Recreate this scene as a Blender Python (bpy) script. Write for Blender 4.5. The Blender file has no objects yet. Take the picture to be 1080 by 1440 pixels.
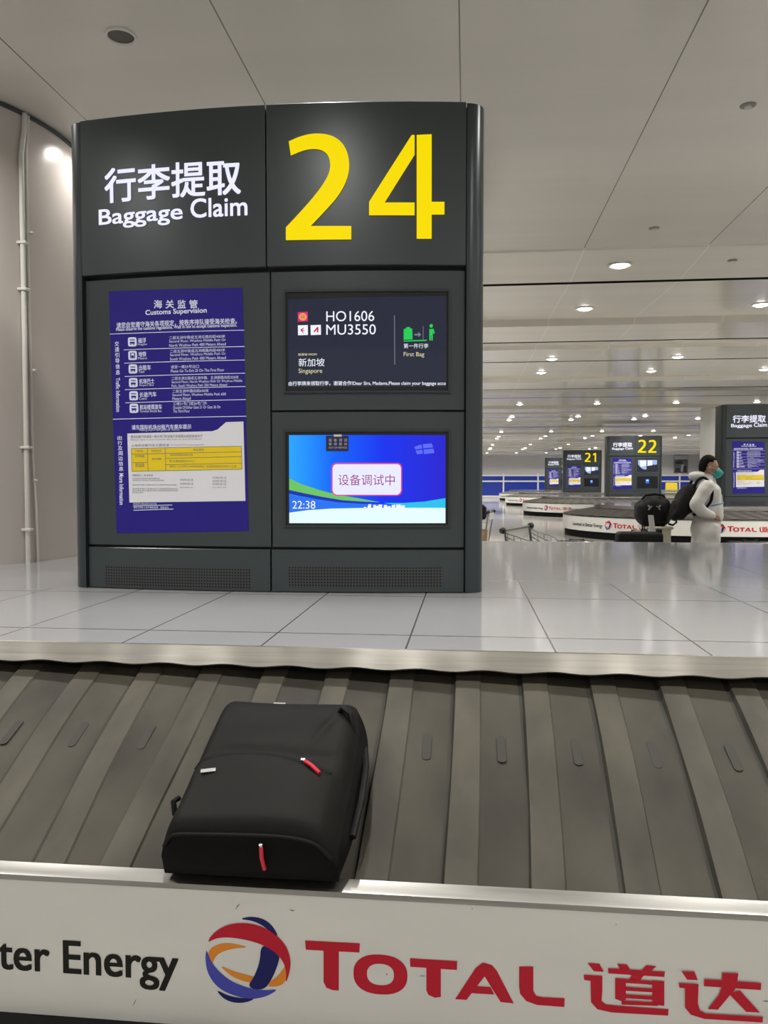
import bpy, bmesh, math, random
from mathutils import Vector, Matrix
random.seed(7)
SC = bpy.context.scene
COL = SC.collection
PI = math.pi

# ------------------------------------------------------------------ camera
F_PX, PITCH, YAW, CAM_Z = 1110.0, math.radians(2.12), math.radians(5.97), 1.48
cd = bpy.data.cameras.new('camera'); cam = bpy.data.objects.new('camera', cd); COL.objects.link(cam)
cd.sensor_fit = 'VERTICAL'; cd.sensor_height = 36.0; cd.lens = F_PX / 1440 * 36.0
cd.clip_start = 0.05; cd.clip_end = 400
cam.location = (0, 0, CAM_Z); cam.rotation_euler = (PI/2 - PITCH, 0, YAW)
SC.camera = cam

# ------------------------------------------------------------------ world, exposure
SC.view_settings.view_transform = 'Standard'; SC.view_settings.look = 'None'
SC.view_settings.gamma = 1.0; SC.view_settings.use_curve_mapping = False
SC.view_settings.exposure = 0.0
wd = bpy.data.worlds.new('hall_air'); SC.world = wd; wd.use_nodes = True
bgn = wd.node_tree.nodes['Background']
bgn.inputs[0].default_value = (1.0, 0.965, 0.90, 1); bgn.inputs[1].default_value = 0.39
try:
    SC.cycles.use_denoising = True
    SC.cycles.max_bounces = 8; SC.cycles.diffuse_bounces = 4; SC.cycles.glossy_bounces = 5
    SC.cycles.sample_clamp_indirect = 6.0
    SC.cycles.caustics_reflective = False; SC.cycles.caustics_refractive = False
except Exception:
    pass

# ceiling lamps: a regular grid, 2.72 m apart across the hall
CEIL = 4.30
LAMP_W = 42.0
LAMP_X0, LAMP_DX = 1.87, 2.70
lamp_data = bpy.data.lights.new('downlight', 'AREA')
lamp_data.shape = 'DISK'; lamp_data.size = 0.17; lamp_data.energy = LAMP_W; lamp_data.color = (1.0, 0.965, 0.91)
lamp_data.spread = math.radians(150)
lamp_far = lamp_data.copy(); lamp_far.energy = LAMP_W*2.1

# ------------------------------------------------------------------ ray helpers (a pixel of the 1080x1440 frame to a point on a real surface)
RM = Matrix.Rotation(YAW, 3, 'Z') @ Matrix.Rotation(PI/2 - PITCH, 3, 'X')
CP = Vector((0, 0, CAM_Z))
def ray(px, py): return RM @ Vector(((px-540)/F_PX, -(py-720)/F_PX, -1.0))
def at_y(px, py, Y):
    d = ray(px, py); return CP + d*(Y/d.y)
def at_z(px, py, z):
    d = ray(px, py); return CP + d*((z-CAM_Z)/d.z)

# ------------------------------------------------------------------ materials
MATS = {}
def mat(name, col, rough=0.5, metal=0.0, emit=None, es=1.0, spec=0.5, noise=None, bump=None, coat=0.0, sheen=0.0):
    if name in MATS: return MATS[name]
    m = bpy.data.materials.new(name); m.use_nodes = True
    nt = m.node_tree; b = nt.nodes['Principled BSDF']
    b.inputs['Base Color'].default_value = (*col, 1); b.inputs['Roughness'].default_value = rough
    b.inputs['Metallic'].default_value = metal; b.inputs['Specular IOR Level'].default_value = spec
    b.inputs['Coat Weight'].default_value = coat
    if sheen: b.inputs['Sheen Weight'].default_value = sheen
    if emit:
        b.inputs['Emission Color'].default_value = (*emit, 1); b.inputs['Emission Strength'].default_value = es
    if noise or bump:
        tc = nt.nodes.new('ShaderNodeTexCoord')
    if noise:                                  # (scale xyz, amount, detail)
        sc_, amt = noise[0], noise[1]
        mp = nt.nodes.new('ShaderNodeMapping'); mp.inputs['Scale'].default_value = sc_
        nz = nt.nodes.new('ShaderNodeTexNoise'); nz.inputs['Scale'].default_value = 1.0; nz.inputs['Detail'].default_value = 5
        rp = nt.nodes.new('ShaderNodeMapRange'); rp.inputs[1].default_value = 0.3; rp.inputs[2].default_value = 0.7
        rp.inputs[3].default_value = 1-amt; rp.inputs[4].default_value = 1+amt
        mx = nt.nodes.new('ShaderNodeVectorMath'); mx.operation = 'SCALE'; mx.inputs[0].default_value = col
        nt.links.new(tc.outputs['Object'], mp.inputs[0]); nt.links.new(mp.outputs[0], nz.inputs[0])
        nt.links.new(nz.outputs[0], rp.inputs[0]); nt.links.new(rp.outputs[0], mx.inputs['Scale'])
        nt.links.new(mx.outputs[0], b.inputs['Base Color'])
    if bump:                                   # (scale xyz, strength, distance)
        mp2 = nt.nodes.new('ShaderNodeMapping'); mp2.inputs['Scale'].default_value = bump[0]
        nz2 = nt.nodes.new('ShaderNodeTexNoise'); nz2.inputs['Scale'].default_value = 1.0; nz2.inputs['Detail'].default_value = 4
        bp = nt.nodes.new('ShaderNodeBump'); bp.inputs['Strength'].default_value = bump[1]; bp.inputs['Distance'].default_value = bump[2]
        nt.links.new(tc.outputs['Object'], mp2.inputs[0]); nt.links.new(mp2.outputs[0], nz2.inputs[0])
        nt.links.new(nz2.outputs[0], bp.inputs['Height']); nt.links.new(bp.outputs[0], b.inputs['Normal'])
    MATS[name] = m
    return m

def line_mask(nt, coord, comp, period, offset, width):
    """1 on thin lines every `period` along one axis"""
    sx = nt.nodes.new('ShaderNodeSeparateXYZ'); nt.links.new(coord, sx.inputs[0])
    a = nt.nodes.new('ShaderNodeMath'); a.operation = 'ADD'; a.inputs[1].default_value = -offset + 1000*period
    nt.links.new(sx.outputs[comp], a.inputs[0])
    w = nt.nodes.new('ShaderNodeMath'); w.operation = 'MODULO'; w.inputs[1].default_value = period
    nt.links.new(a.outputs[0], w.inputs[0])
    c = nt.nodes.new('ShaderNodeMath'); c.operation = 'LESS_THAN'; c.inputs[1].default_value = width
    nt.links.new(w.outputs[0], c.inputs[0])
    return c.outputs[0]

def panel_mat(name, col, line_col, rough, lines, spec=0.5, noise=0.05, nscale=(.6,.6,.6), metal=0.0):
    """smooth panels with seams: lines = [(axis, period, offset, width)]"""
    m = mat(name, col, rough, metal, spec=spec, noise=(nscale, noise))
    nt = m.node_tree; b = nt.nodes['Principled BSDF']
    tc = nt.nodes.new('ShaderNodeTexCoord'); prev = b.inputs['Base Color'].links[0].from_socket
    for (ax, per, off, wid) in lines:
        k = line_mask(nt, tc.outputs['Object'], ax, per, off, wid)
        mx = nt.nodes.new('ShaderNodeMix'); mx.data_type = 'RGBA'
        nt.links.new(k, mx.inputs[0]); nt.links.new(prev, mx.inputs[6]); mx.inputs[7].default_value = (*line_col, 1)
        prev = mx.outputs[2]
    nt.links.new(prev, b.inputs['Base Color'])
    return m

# ------------------------------------------------------------------ mesh builder
class B:
    def __init__(s): s.bm = bmesh.new(); s.mi = 0; s.xf = None
    def v(s, p):
        p = Vector(p)
        return s.bm.verts.new(s.xf(p) if s.xf else p)
    def face(s, vs):
        try:
            f = s.bm.faces.new(vs); f.material_index = s.mi; return f
        except ValueError: return None
    def poly(s, pts): return s.face([s.v(p) for p in pts])
    def box(s, lo, hi, bev=0.0, rot=None, piv=None):
        x0,y0,z0 = lo; x1,y1,z1 = hi
        c = [(x0,y0,z0),(x1,y0,z0),(x1,y1,z0),(x0,y1,z0),(x0,y0,z1),(x1,y0,z1),(x1,y1,z1),(x0,y1,z1)]
        xf = s.xf; s.xf = None
        if rot is not None:
            pv = Vector(piv or ((x0+x1)/2,(y0+y1)/2,(z0+z1)/2)); c = [rot @ (Vector(p)-pv) + pv for p in c]
        tmp = bmesh.new()
        vs = [tmp.verts.new(p) for p in c]
        for f in ((0,3,2,1),(4,5,6,7),(0,1,5,4),(1,2,6,5),(2,3,7,6),(3,0,4,7)): tmp.faces.new([vs[i] for i in f])
        if bev > 0:
            bmesh.ops.bevel(tmp, geom=list(tmp.edges), offset=bev, segments=3, profile=0.5, affect='EDGES')
        s.xf = xf; s.merge(tmp)
    def merge(s, tmp):
        mp = {v: s.v(v.co) for v in tmp.verts}
        for f in tmp.faces: s.face([mp[v] for v in f.verts])
        tmp.free()
    def grid(s, rows, close_u=False, close_v=False):
        """rows of points -> quads"""
        g = [[s.v(p) for p in r] for r in rows]
        n = len(g); m = len(g[0])
        for i in range(n if close_u else n-1):
            for j in range(m if close_v else m-1):
                s.face([g[i][j], g[(i+1)%n][j], g[(i+1)%n][(j+1)%m], g[i][(j+1)%m]])
        return g
    def tube(s, pts, r, n=10, cap=True, r2=None):
        pts = [Vector(p) for p in pts]; rows = []
        up = None
        for i, p in enumerate(pts):
            t = (pts[min(i+1,len(pts)-1)] - pts[max(i-1,0)]).normalized()
            if up is None:
                up = Vector((0,0,1)) if abs(t.z) < .9 else Vector((1,0,0))
            a = t.cross(up).normalized(); b = t.cross(a).normalized(); up = -b if False else up
            rr = r if r2 is None else r + (r2-r)*i/max(1,len(pts)-1)
            rows.append([p + a*(rr*math.cos(2*PI*k/n)) + b*(rr*math.sin(2*PI*k/n)) for k in range(n)])
        g = s.grid(rows, close_v=True)
        if cap: s.face(g[0][::-1]); s.face(g[-1])
    def lathe(s, prof, n=24, c=(0,0,0), axis='Z'):
        rows = []
        for k in range(n):
            a = 2*PI*k/n
            row = []
            for (r, h) in prof:
                if axis == 'Z': q = (c[0]+r*math.cos(a), c[1]+r*math.sin(a), c[2]+h)
                elif axis == 'X': q = (c[0]+h, c[1]+r*math.cos(a), c[2]+r*math.sin(a))
                else: q = (c[0]+r*math.cos(a), c[1]+h, c[2]+r*math.sin(a))
                row.append(q)
            rows.append(row)
        s.grid(rows, close_u=True)
    def ellip(s, c, r, n=20, m=12):
        rows = []
        for k in range(n):
            a = 2*PI*k/n
            rows.append([(c[0]+r[0]*math.sin(PI*j/m)*math.cos(a), c[1]+r[1]*math.sin(PI*j/m)*math.sin(a), c[2]-r[2]*math.cos(PI*j/m)) for j in range(m+1)])
        s.grid(rows, close_u=True)
    def prism(s, pts, d):
        """closed outline of 3D points extruded by vector d"""
        d = Vector(d)
        a = [s.v(p) for p in pts]; b_ = [s.v(Vector(p)+d) for p in pts]
        s.face(a); s.face(b_[::-1]); n = len(a)
        for i in range(n): s.face([a[i], b_[i], b_[(i+1)%n], a[(i+1)%n]][::-1])
    def geo(s, vf, fn):
        """2D geometry (verts, faces) placed through fn(x, y)"""
        vs, fs = vf
        o = [s.v(fn(x, y)) for x, y in vs]
        for f in fs: s.face([o[i] for i in f])
    def build(s, name, mats, parent=None, smooth=False, weld=True, normals=True):
        if weld: bmesh.ops.remove_doubles(s.bm, verts=s.bm.verts, dist=1e-5)
        if normals: bmesh.ops.recalc_face_normals(s.bm, faces=s.bm.faces)
        me = bpy.data.meshes.new(name); s.bm.to_mesh(me); s.bm.free()
        for m in (mats if isinstance(mats, (list, tuple)) else [mats]): me.materials.append(m)
        if smooth:
            for p in me.polygons: p.use_smooth = True
            try:
                me.set_sharp_from_angle(angle=math.radians(smooth if smooth is not True else 40))
            except Exception: pass
        o = bpy.data.objects.new(name, me); COL.objects.link(o)
        if parent: o.parent = parent
        return o

def tag(o, label=None, cat=None, group=None, kind=None):
    if label: o['label'] = label
    if cat: o['category'] = cat
    if group: o['group'] = group
    if kind: o['kind'] = kind
    return o
def empty(name, loc=(0,0,0), rot=(0,0,0)):
    o = bpy.data.objects.new(name, None); COL.objects.link(o); o.location = loc; o.rotation_euler = rot
    o.empty_display_size = .1
    return o
def kids(o): return [c for c in bpy.data.objects if c.parent is o]
def copy_tree(o, parent=None, skip=()):
    c = o.copy(); COL.objects.link(c)
    if parent: c.parent = parent
    for ch in kids(o):
        if ch.name.split('.')[0] in skip: continue
        copy_tree(ch, c, skip)
    return c

# ------------------------------------------------------------------ lettering (built-in font turned into flat outlines)
_tc = {}
def text_geo(body, bold=0.0):
    k = (body, bold)
    if k in _tc: return _tc[k]
    c = bpy.data.curves.new('t', 'FONT'); c.body = body; c.offset = bold; c.resolution_u = 4
    o = bpy.data.objects.new('t', c); COL.objects.link(o)
    dg = bpy.context.evaluated_depsgraph_get()
    me = o.evaluated_get(dg).to_mesh()
    vs = [(v.co.x, v.co.y) for v in me.vertices]; fs = [tuple(p.vertices) for p in me.polygons]
    o.evaluated_get(dg).to_mesh_clear()
    bpy.data.objects.remove(o); bpy.data.curves.remove(c)
    if not vs: vs = [(0,0),(1,0),(1,1)]; fs = []
    xs = [v[0] for v in vs]; ys = [v[1] for v in vs]
    _tc[k] = (vs, fs, min(xs), max(xs), min(ys), max(ys))
    return _tc[k]
def text_fit(b, body, u0, u1, w0, w1, fn, bold=0.0):
    """fit the lettering's bounding box to [u0,u1]x[w0,w1], placed through fn(u, w, lift)"""
    vs, fs, x0, x1, y0, y1 = text_geo(body)
    # heavier strokes: the outline laid down several times, slightly apart
    d = bold
    sh = [(0, 0)] if d == 0 else [(-d, -d), (d, -d), (-d, d), (d, d)]
    x0 -= d; x1 += d; y0 -= d; y1 += d
    for i, (dx, dy) in enumerate(sh):
        b.geo((vs, fs), lambda x, y: fn(u0+(x+dx-x0)/(x1-x0)*(u1-u0), w0+(y+dy-y0)/(y1-y0)*(w1-w0), .00015*i))

# ------------------------------------------------------------------ common materials
M_CEIL = panel_mat('ceiling_panel', (.60,.575,.525), (.20,.19,.17), .17, [(0, 1.45, -1.51, .010)], spec=.5, noise=.03, nscale=(.15,3.0,1))
M_FLOOR = panel_mat('polished_floor', (.50,.49,.46), (.30,.29,.28), .10, [(0, 1.0, 0, .008), (1, 1.0, 0, .012)], spec=.55, noise=.05)  # shadow on the backpack's near end is put into a darker material
M_TILE = panel_mat('island_tile', (.355,.36,.375), (.08,.08,.08), .11, [(0, .548, .024, .007), (1, 1.09, 4.05, .012)], spec=1.0, noise=.04, nscale=(1.2,.7,1))
M_STEEL = mat('brushed_steel', (.44,.425,.39), .28, 1.0, noise=((1.5,30,60), .12), bump=((.8,20,60), .15, .002))
M_LIP = mat('lip_steel', (.30,.295,.28), .36, 1.0, noise=((2.5,30,60), .15), bump=((1.2,20,60), .12, .002))
M_RUB_A = mat('belt_rubber', (.047,.043,.032), .62, spec=.3, noise=((3.5,2.0,3), .42))
M_RUB_B = mat('belt_rubber_worn', (.062,.056,.043), .60, spec=.3, noise=((5,2.5,3), .38))
M_RUB_D = mat('belt_slot', (.028,.027,.020), .7)
M_RUB_E = mat('belt_joint_grime_shade', (.026,.025,.018), .75, noise=((30,5,5), .35))  # joint dirt, with the shadow of the overlapping strip painted in
M_RUB_F = mat('belt_far', (.050,.047,.040), .6, spec=.3)
M_RUB_G = mat('belt_far_worn', (.075,.070,.060), .6, spec=.3)
M_FASCIA = mat('white_fascia', (.66,.66,.635), .35, noise=((2,2,5), .04))
M_BLACK = mat('black_plinth_and_shade_skirt', (.006,.006,.006), .7, spec=.1)
M_RED = mat('print_red', (.48,.012,.03), .4, spec=.15)
M_NAVY = mat('print_navy', (.012,.014,.12), .4, spec=.15)
M_VIOLET = mat('print_violet', (.06,.07,.42), .4, spec=.15)
M_ORANGE = mat('print_orange', (.72,.25,.03), .4, spec=.15)
M_INK = mat('print_black', (.012,.012,.010), .5, spec=.15)
M_KIOSK = mat('kiosk_charcoal', (.054,.066,.070), .32, .3, spec=.5)
M_KIOSK2 = mat('kiosk_charcoal_post', (.046,.056,.061), .28, .4)
M_SEAM = mat('kiosk_seam', (.006,.006,.007), .6)
M_WHITE_E = mat('backlit_white', (.3,.3,.33), .5, spec=.1, emit=(.72,.73,.92), es=1.0)
M_YEL_E = mat('backlit_yellow', (.10,.08,.0), .5, spec=.1, emit=(.90,.69,.0), es=1.0)
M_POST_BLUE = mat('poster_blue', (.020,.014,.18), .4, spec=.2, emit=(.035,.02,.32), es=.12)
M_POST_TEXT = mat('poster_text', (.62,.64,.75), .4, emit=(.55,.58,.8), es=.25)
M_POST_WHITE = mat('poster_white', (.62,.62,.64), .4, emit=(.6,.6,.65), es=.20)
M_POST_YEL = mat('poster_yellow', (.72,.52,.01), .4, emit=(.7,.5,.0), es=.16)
M_POST_GREY = mat('poster_grey_print', (.16,.16,.17), .5)
M_BEZEL = mat('screen_bezel', (.012,.012,.014), .25, spec=.5)

# ================================================================== STRUCTURE
def structure(o): o['kind'] = 'structure'; return o
b = B(); b.box((-45,-8,-.2),(50,84,0)); structure(b.build('floor', M_FLOOR))

# ceiling profile: flat metal panels in shallow steps, dark shadow gaps between
prof = [(-8, CEIL), (9.80, CEIL), (9.84, CEIL-.02), (11.06, CEIL-.085)]
gaps = []
def gap(y, za, zb, w=.10): gaps.append((y-.002, y+w+.003)); return [(y, za), (y+.001, za+.16), (y+w, zb+.16), (y+w+.001, zb)]
prof += gap(11.08, CEIL-.085, CEIL-.085, .12)
y0 = 11.2
while y0 < 82:
    prof += [(y0+2.75, CEIL), (y0+2.80, CEIL-.11), (y0+4.30, CEIL-.11)]
    prof += gap(y0+4.32, CEIL-.11, CEIL-.11)
    prof += [(y0+5.25, CEIL-.03), (y0+5.29, CEIL-.10), (y0+7.1, CEIL-.06)]
    prof += gap(y0+7.15, CEIL-.06, CEIL-.06)
    y0 += 7.75
prof = [p for p in prof if p[0] < 83.5] + [(84, CEIL)]
b = B()
b.grid([[(x, y, z) for (y, z) in prof] for x in (-45, 50)])
b.grid([[(x, y, CEIL+.4) for y in (-8, 84)] for x in (-45, 50)])
ceil_o = structure(b.build('ceiling', [M_CEIL, mat('shadow_gap', (.02,.02,.018), .8, spec=.1)]))
for p in ceil_o.data.polygons:                # shade inside the gaps between panels, painted in dark
    if p.center.z < CEIL+.39 and any(a <= p.center.y <= c for a, c in gaps): p.material_index = 1
# beyond the smooth near panels the seams are filled with a light strip
nt = M_CEIL.node_tree
mixn = [n for n in nt.nodes if n.bl_idname == 'ShaderNodeMix'][0]
tcn = nt.nodes.new('ShaderNodeTexCoord'); sxn = nt.nodes.new('ShaderNodeSeparateXYZ'); nt.links.new(tcn.outputs['Object'], sxn.inputs[0])
gt = nt.nodes.new('ShaderNodeMath'); gt.operation = 'GREATER_THAN'; gt.inputs[1].default_value = 9.8; nt.links.new(sxn.outputs[1], gt.inputs[0])
sel = nt.nodes.new('ShaderNodeMix'); sel.data_type = 'RGBA'; nt.links.new(gt.outputs[0], sel.inputs[0])
sel.inputs[6].default_value = (.17,.16,.145,1); sel.inputs[7].default_value = (.74,.72,.68,1); nt.links.new(sel.outputs[2], mixn.inputs[7])

M_WALL = mat('far_wall_paint', (.50,.49,.46), .5, noise=((.5,.5,.5), .03))
b = B(); b.box((-45,80,0),(50,80.3,CEIL)); structure(b.build('wall_far', M_WALL))

# ================================================================== CEILING LIGHTS AND FITTINGS
M_LAMP = mat('lamp_glow', (1,1,1), .3, emit=(1.0,.97,.92), es=9.0)
M_RIM = mat('lamp_rim', (.62,.61,.58), .35)
def ceil_z(y):
    for (a, b_) in zip(prof, prof[1:]):
        if a[0] <= y <= b_[0] and b_[0]-a[0] > .01:
            return a[1] + (b_[1]-a[1])*(y-a[0])/(b_[0]-a[0])
    return CEIL
def ordinal(n): return ['first','second','third','fourth','fifth','sixth','seventh','eighth','ninth','tenth','eleventh','twelfth','thirteenth','fourteenth','fifteenth','sixteenth'][n]
proto_lamp = None
def ceiling_light(x, y, label):
    global proto_lamp
    z = ceil_z(y)
    if proto_lamp is None:
        t = empty('ceiling_light')
        b = B(); b.lathe([(.105,.0),(.150,.0),(.150,-.012),(.135,-.020),(.105,-.006)], 28); b.build('rim', M_RIM, t, smooth=True)
        b = B(); b.lathe([(.0,-.042),(.05,-.038),(.09,-.026),(.106,-.010),(.106,.03),(0,.03)], 28); b.build('lens', M_LAMP, t, smooth=True)
        proto_lamp = t
    else:
        t = copy_tree(proto_lamp)
    t.location = (x, y, z)
    tag(t, label, 'ceiling light', 'round lights in the hall ceiling')
    return t
def add_light(x, y, z):
    l = bpy.data.objects.new('downlight_beam', lamp_far if y > 15 else lamp_data); COL.objects.link(l); l.location = (x, y, z-.03)
    return l
rows = [(10.4, [0]), (13.0, [0,1]), (17.9, [0,1]), (20.4, [0,1,2]), (28.6, [0,1,2,3]), (33.4, [0,1,2,3,4]),
        (35.6, [0,1,2,3,4]), (43.8, [0,1,2,3,4,5]), (47.0, [0,1,2,3,4,5]), (50.0, [0,1,2,3,4,5]), (58.0, [0,1,2,3,4]), (63.0, [0,1,2,3,4]), (66.0,[0,1,2,3,4]), (74.0,[0,1,2,3,4])]
for ri, (y, ks) in enumerate(rows):
    for ci, k in enumerate(ks):
        if ri == 0: x, lab = 1.93, 'round ceiling light nearest to the camera, alone in the dark ceiling band'
        else:
            x = LAMP_X0 + LAMP_DX*k
            lab = 'round glowing ceiling light, %s from the left in the %s row counted from the front' % (ordinal(ci), ordinal(ri))
        ceiling_light(x, y, lab)
# the lamps' own light, on the same grid (also where the grid runs outside the frame)
for y in (-3.5, 1.9, 4.4, 10.4, 13.0, 17.9, 20.4, 28.6, 34.5, 43.8, 48.5, 53, 58, 65, 70, 76.5):
    for k in range(-3, 8):
        x = LAMP_X0 + LAMP_DX*k
        if y > 25 and k < -2: continue
        if (x+4.83)**2 + (y-6.3)**2 < 1.7**2: continue
        add_light(x, y, ceil_z(y))
add_light(-3.0, 6.4, CEIL); ceiling_light(-3.0, 6.4, 'round ceiling light beside the round pillar, hidden by the nearest sign')

# round loudspeaker and small detectors in the near ceiling
t = empty('ceiling_speaker', (*at_z(170,50,CEIL).xy, CEIL))
b = B(); b.lathe([(.080,.0),(.098,.0),(.098,-.010),(.088,-.016),(.080,-.006)], 32); b.build('rim', mat('speaker_rim',(.72,.71,.68),.4), t, smooth=True)
b = B(); b.lathe([(0,-.004),(.081,-.004),(.081,.02),(0,.02)], 32); b.build('grille', mat('speaker_grille',(.10,.095,.08),.7), t)
tag(t, 'round dark-grilled ceiling loudspeaker above the baggage claim sign', 'speaker')
M_DET = mat('detector_plastic', (.42,.40,.37), .45)
for (px, py, lab) in ((1052,150,'small round ceiling fitting in the smooth panel at far upper right'),
                      (920,322,'small round ceiling fitting just before the dark ceiling band'),
                      (1030,362,'small round dark ceiling fitting inside the dark ceiling band'),):
    p = at_z(px, py, CEIL-.01)
    t = empty('ceiling_detector', (p.x, p.y, ceil_z(p.y)))
    b = B(); b.lathe([(0,-.016),(.028,-.016),(.034,-.004),(.034,.01),(0,.01)], 20); b.build('cover', M_DET, t, smooth=True)
    b = B(); b.lathe([(.034,0),(.058,0),(.056,-.006),(.034,-.008)], 20); b.build('rim', mat('detector_rim',(.2,.19,.17),.5), t, smooth=True)
    tag(t, lab, 'ceiling fitting')

# ================================================================== BAGGAGE CAROUSELS
SLAB = 0.8635
def stadium(xl, xr, yc, r, n=40, straight=24):
    """outline points with outward normals, starting at the front left, going right"""
    P = []
    for i in range(straight): P.append((xl+(xr-xl)*i/straight, yc-r, 0, -1))
    for i in range(n): a = -PI/2+PI*i/n; P.append((xr+r*math.cos(a), yc+r*math.sin(a), math.cos(a), math.sin(a)))
    for i in range(straight): P.append((xr-(xr-xl)*i/straight, yc+r, 0, 1))
    for i in range(n): a = PI/2+PI*i/n; P.append((xl+r*math.cos(a), yc+r*math.sin(a), math.cos(a), math.sin(a)))
    return P
def ring(b, P, prof):
    b.grid([[(x+nx*o, y+ny*o, z) for (o, z) in prof] for (x, y, nx, ny) in P], close_u=True)

RIN = 2.75
def carousel(name, xl, xr, yfront, dz, label, near=False, lift=0.0):
    """yfront = front edge of the island; dz raises lip and fascia"""
    t = empty(name, ((xl+xr)/2, yfront+RIN, 0))
    ox, oy = t.location.x, t.location.y
    P = stadium(xl-ox, xr-ox, 0, RIN, 44 if not near else 60, 24)
    zt = SLAB
    b = B()
    b.poly([(x-nx*.0, y-ny*.0, zt) for (x, y, nx, ny) in P])
    ring(b, P, [(0, zt), (-.01, zt-.05)])
    b.build('island_top', M_TILE, t)
    b = B()
    if near:
        P2 = stadium(xl-ox, xr-ox, 0, RIN, 60, 900)
        rows = []
        for (x, y, nx, ny) in P2:
            w = .004*math.cos(2*PI*(x+ox+.03-.10)/.2425) if ny < -.99 else 0
            rows.append([(x+nx*o, y+ny*o, z) for (o, z) in ((-.004, zt-.002), (.002, zt+.0008), (.008, zt-.001), (.032, zt-.068+w), (.030, zt-.072+w), (.006, zt-.074+w))])
        b.grid(rows, close_u=True)
    else:
        ring(b, P, [(-.004, zt), (.006, zt+.001), (.016, zt-.006), (.020, zt-.03), (.016, zt-.085), (.0, zt-.09)])
    b.build('inner_band', M_STEEL, t, smooth=True)
    zl = .43+dz
    if near:
        b = B(); ring(b, P, [(-.06, .745), (.87, zl-.045)]); b.build('belt_underlay', M_RUB_D, t)
    else:
        # slats as diagonal overlapping plates all the way round
        b = B(); acc = 0; rows = []
        tot = 0; fine = stadium(xl-ox, xr-ox, 0, RIN, 110, 160)
        for i, (x, y, nx, ny) in enumerate(fine):
            h = .014 if (i % 4) < 2 else 0.0
            rows.append([(x+nx*o-ny*sk, y+ny*o+nx*sk, z+h) for (o, z, sk) in ((0, .765, 0), (.3, .765-(.765-zl)*.33, .06), (.6, .765-(.765-zl)*.67, .16), (.88, zl, .30))])
        n = len(rows); g = [[b.v(p) for p in r] for r in rows]
        for i in range(n):
            b.mi = 1 if (i % 4) < 2 else 0
            for j in range(3): b.face([g[i][j], g[(i+1)%n][j], g[(i+1)%n][j+1], g[i][j+1]])
        b.build('belt', [M_RUB_F, M_RUB_G], t)
    b = B(); ring(b, P, [(.855, zl-.04), (.858, zl-.004), (.863, zl-.001), (.898, zl-.012), (.905, zl-.016), (.906, zl-.030), (.895, zl-.034)])
    b.build('edge_trim', M_LIP, t, smooth=30)
    b = B(); ring(b, P, [(.900, zl-.030), (.900, zl-.405), (.880, zl-.408), (.86, zl-.40)])
    b.build('fascia', M_FASCIA, t, smooth=True)
    b = B(); ring(b, P, [(.845, zl-.39), (.845, 0.0)] if not near else [(.890, zl-.40), (.903, zl-.4065), (.960, .006), (.960, 0.0)]); b.build('plinth', M_BLACK, t)  # near one flares out in black to stand for shadow below the fascia
    tag(t, label, 'carousel', 'baggage carousels')
    return t, yfront-.90, zl

near_car, NF_Y, NF_Z = carousel('baggage_carousel', -7.0, 6.5, 2.90, 0.0, 'nearest baggage carousel in the foreground, with the black backpack on its slanted belt', near=True)

# overlapping crescent slats on the visible front of the nearest carousel
def slat(i):
    Y0, Z0, Y1, Z1 = 2.050, .407, 2.960, .768
    L = Vector((0, Y1-Y0, Z1-Z0)); N = Vector((0, -(Z1-Z0), Y1-Y0)).normalized()
    xa = -.03+.2425*i
    ox, oy = near_car.location.x, near_car.location.y
    xs_ = ((-9,.09),(-1.25,.055),(-1.0,.0),(-.05,-.018),(.2,-.034),(1.0,-.042),(9,-.045))
    amp = next(p[1]+(q_[1]-p[1])*(xa-p[0])/(q_[0]-p[0]) for p, q_ in zip(xs_, xs_[1:]) if p[0] <= xa <= q_[0])
    def bend(t):                                # t = 0 at the lip, 1 at the island
        return amp*(1-t)**1.8
    prof = [(-.014, -.002, 2), (-.006, .015, 2), (.004, .017, 0), (.080, .0155, 0), (.085, .0095, 1), (.16, .006, 1), (.218, .002, 1), (.2425, .0005, 1), (.252, -.002, 1)]
    b = B(); rows = []
    for k in range(25):
        t = k/24
        wv = .0025*math.sin(t*9+i*1.7)
        rows.append([Vector((xa-ox+x+bend(t), Y0-oy, Z0)) + L*t + N*(h+wv) for (x, h, m) in prof])
    g = [[b.v(p) for p in r] for r in rows]
    for k in range(24):
        for j in range(len(prof)-1):
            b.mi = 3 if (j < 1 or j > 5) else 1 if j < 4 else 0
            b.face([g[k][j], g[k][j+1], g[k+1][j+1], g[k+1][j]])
    # dark oblong moulding in the middle of the plate
    b.mi = 2
    for (tc_, xc, hw, hl) in ((.56, .150, .014, .050),):
        pts = []
        for q in range(20):
            a = 2*PI*q/20; dx = hw*math.cos(a); dt = (hl*(1 if math.sin(a) > 0 else -1) + hw*math.sin(a))
            p = Vector((xa-ox+xc+dx+bend(tc_), Y0-oy, Z0)) + L*tc_ + L.normalized()*dt + N*(.0085)
            pts.append(p)
        b.prism(pts, N*.0015)
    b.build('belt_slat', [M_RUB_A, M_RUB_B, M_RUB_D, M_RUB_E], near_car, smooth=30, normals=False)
for i in range(-11, 13): slat(i)

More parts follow.
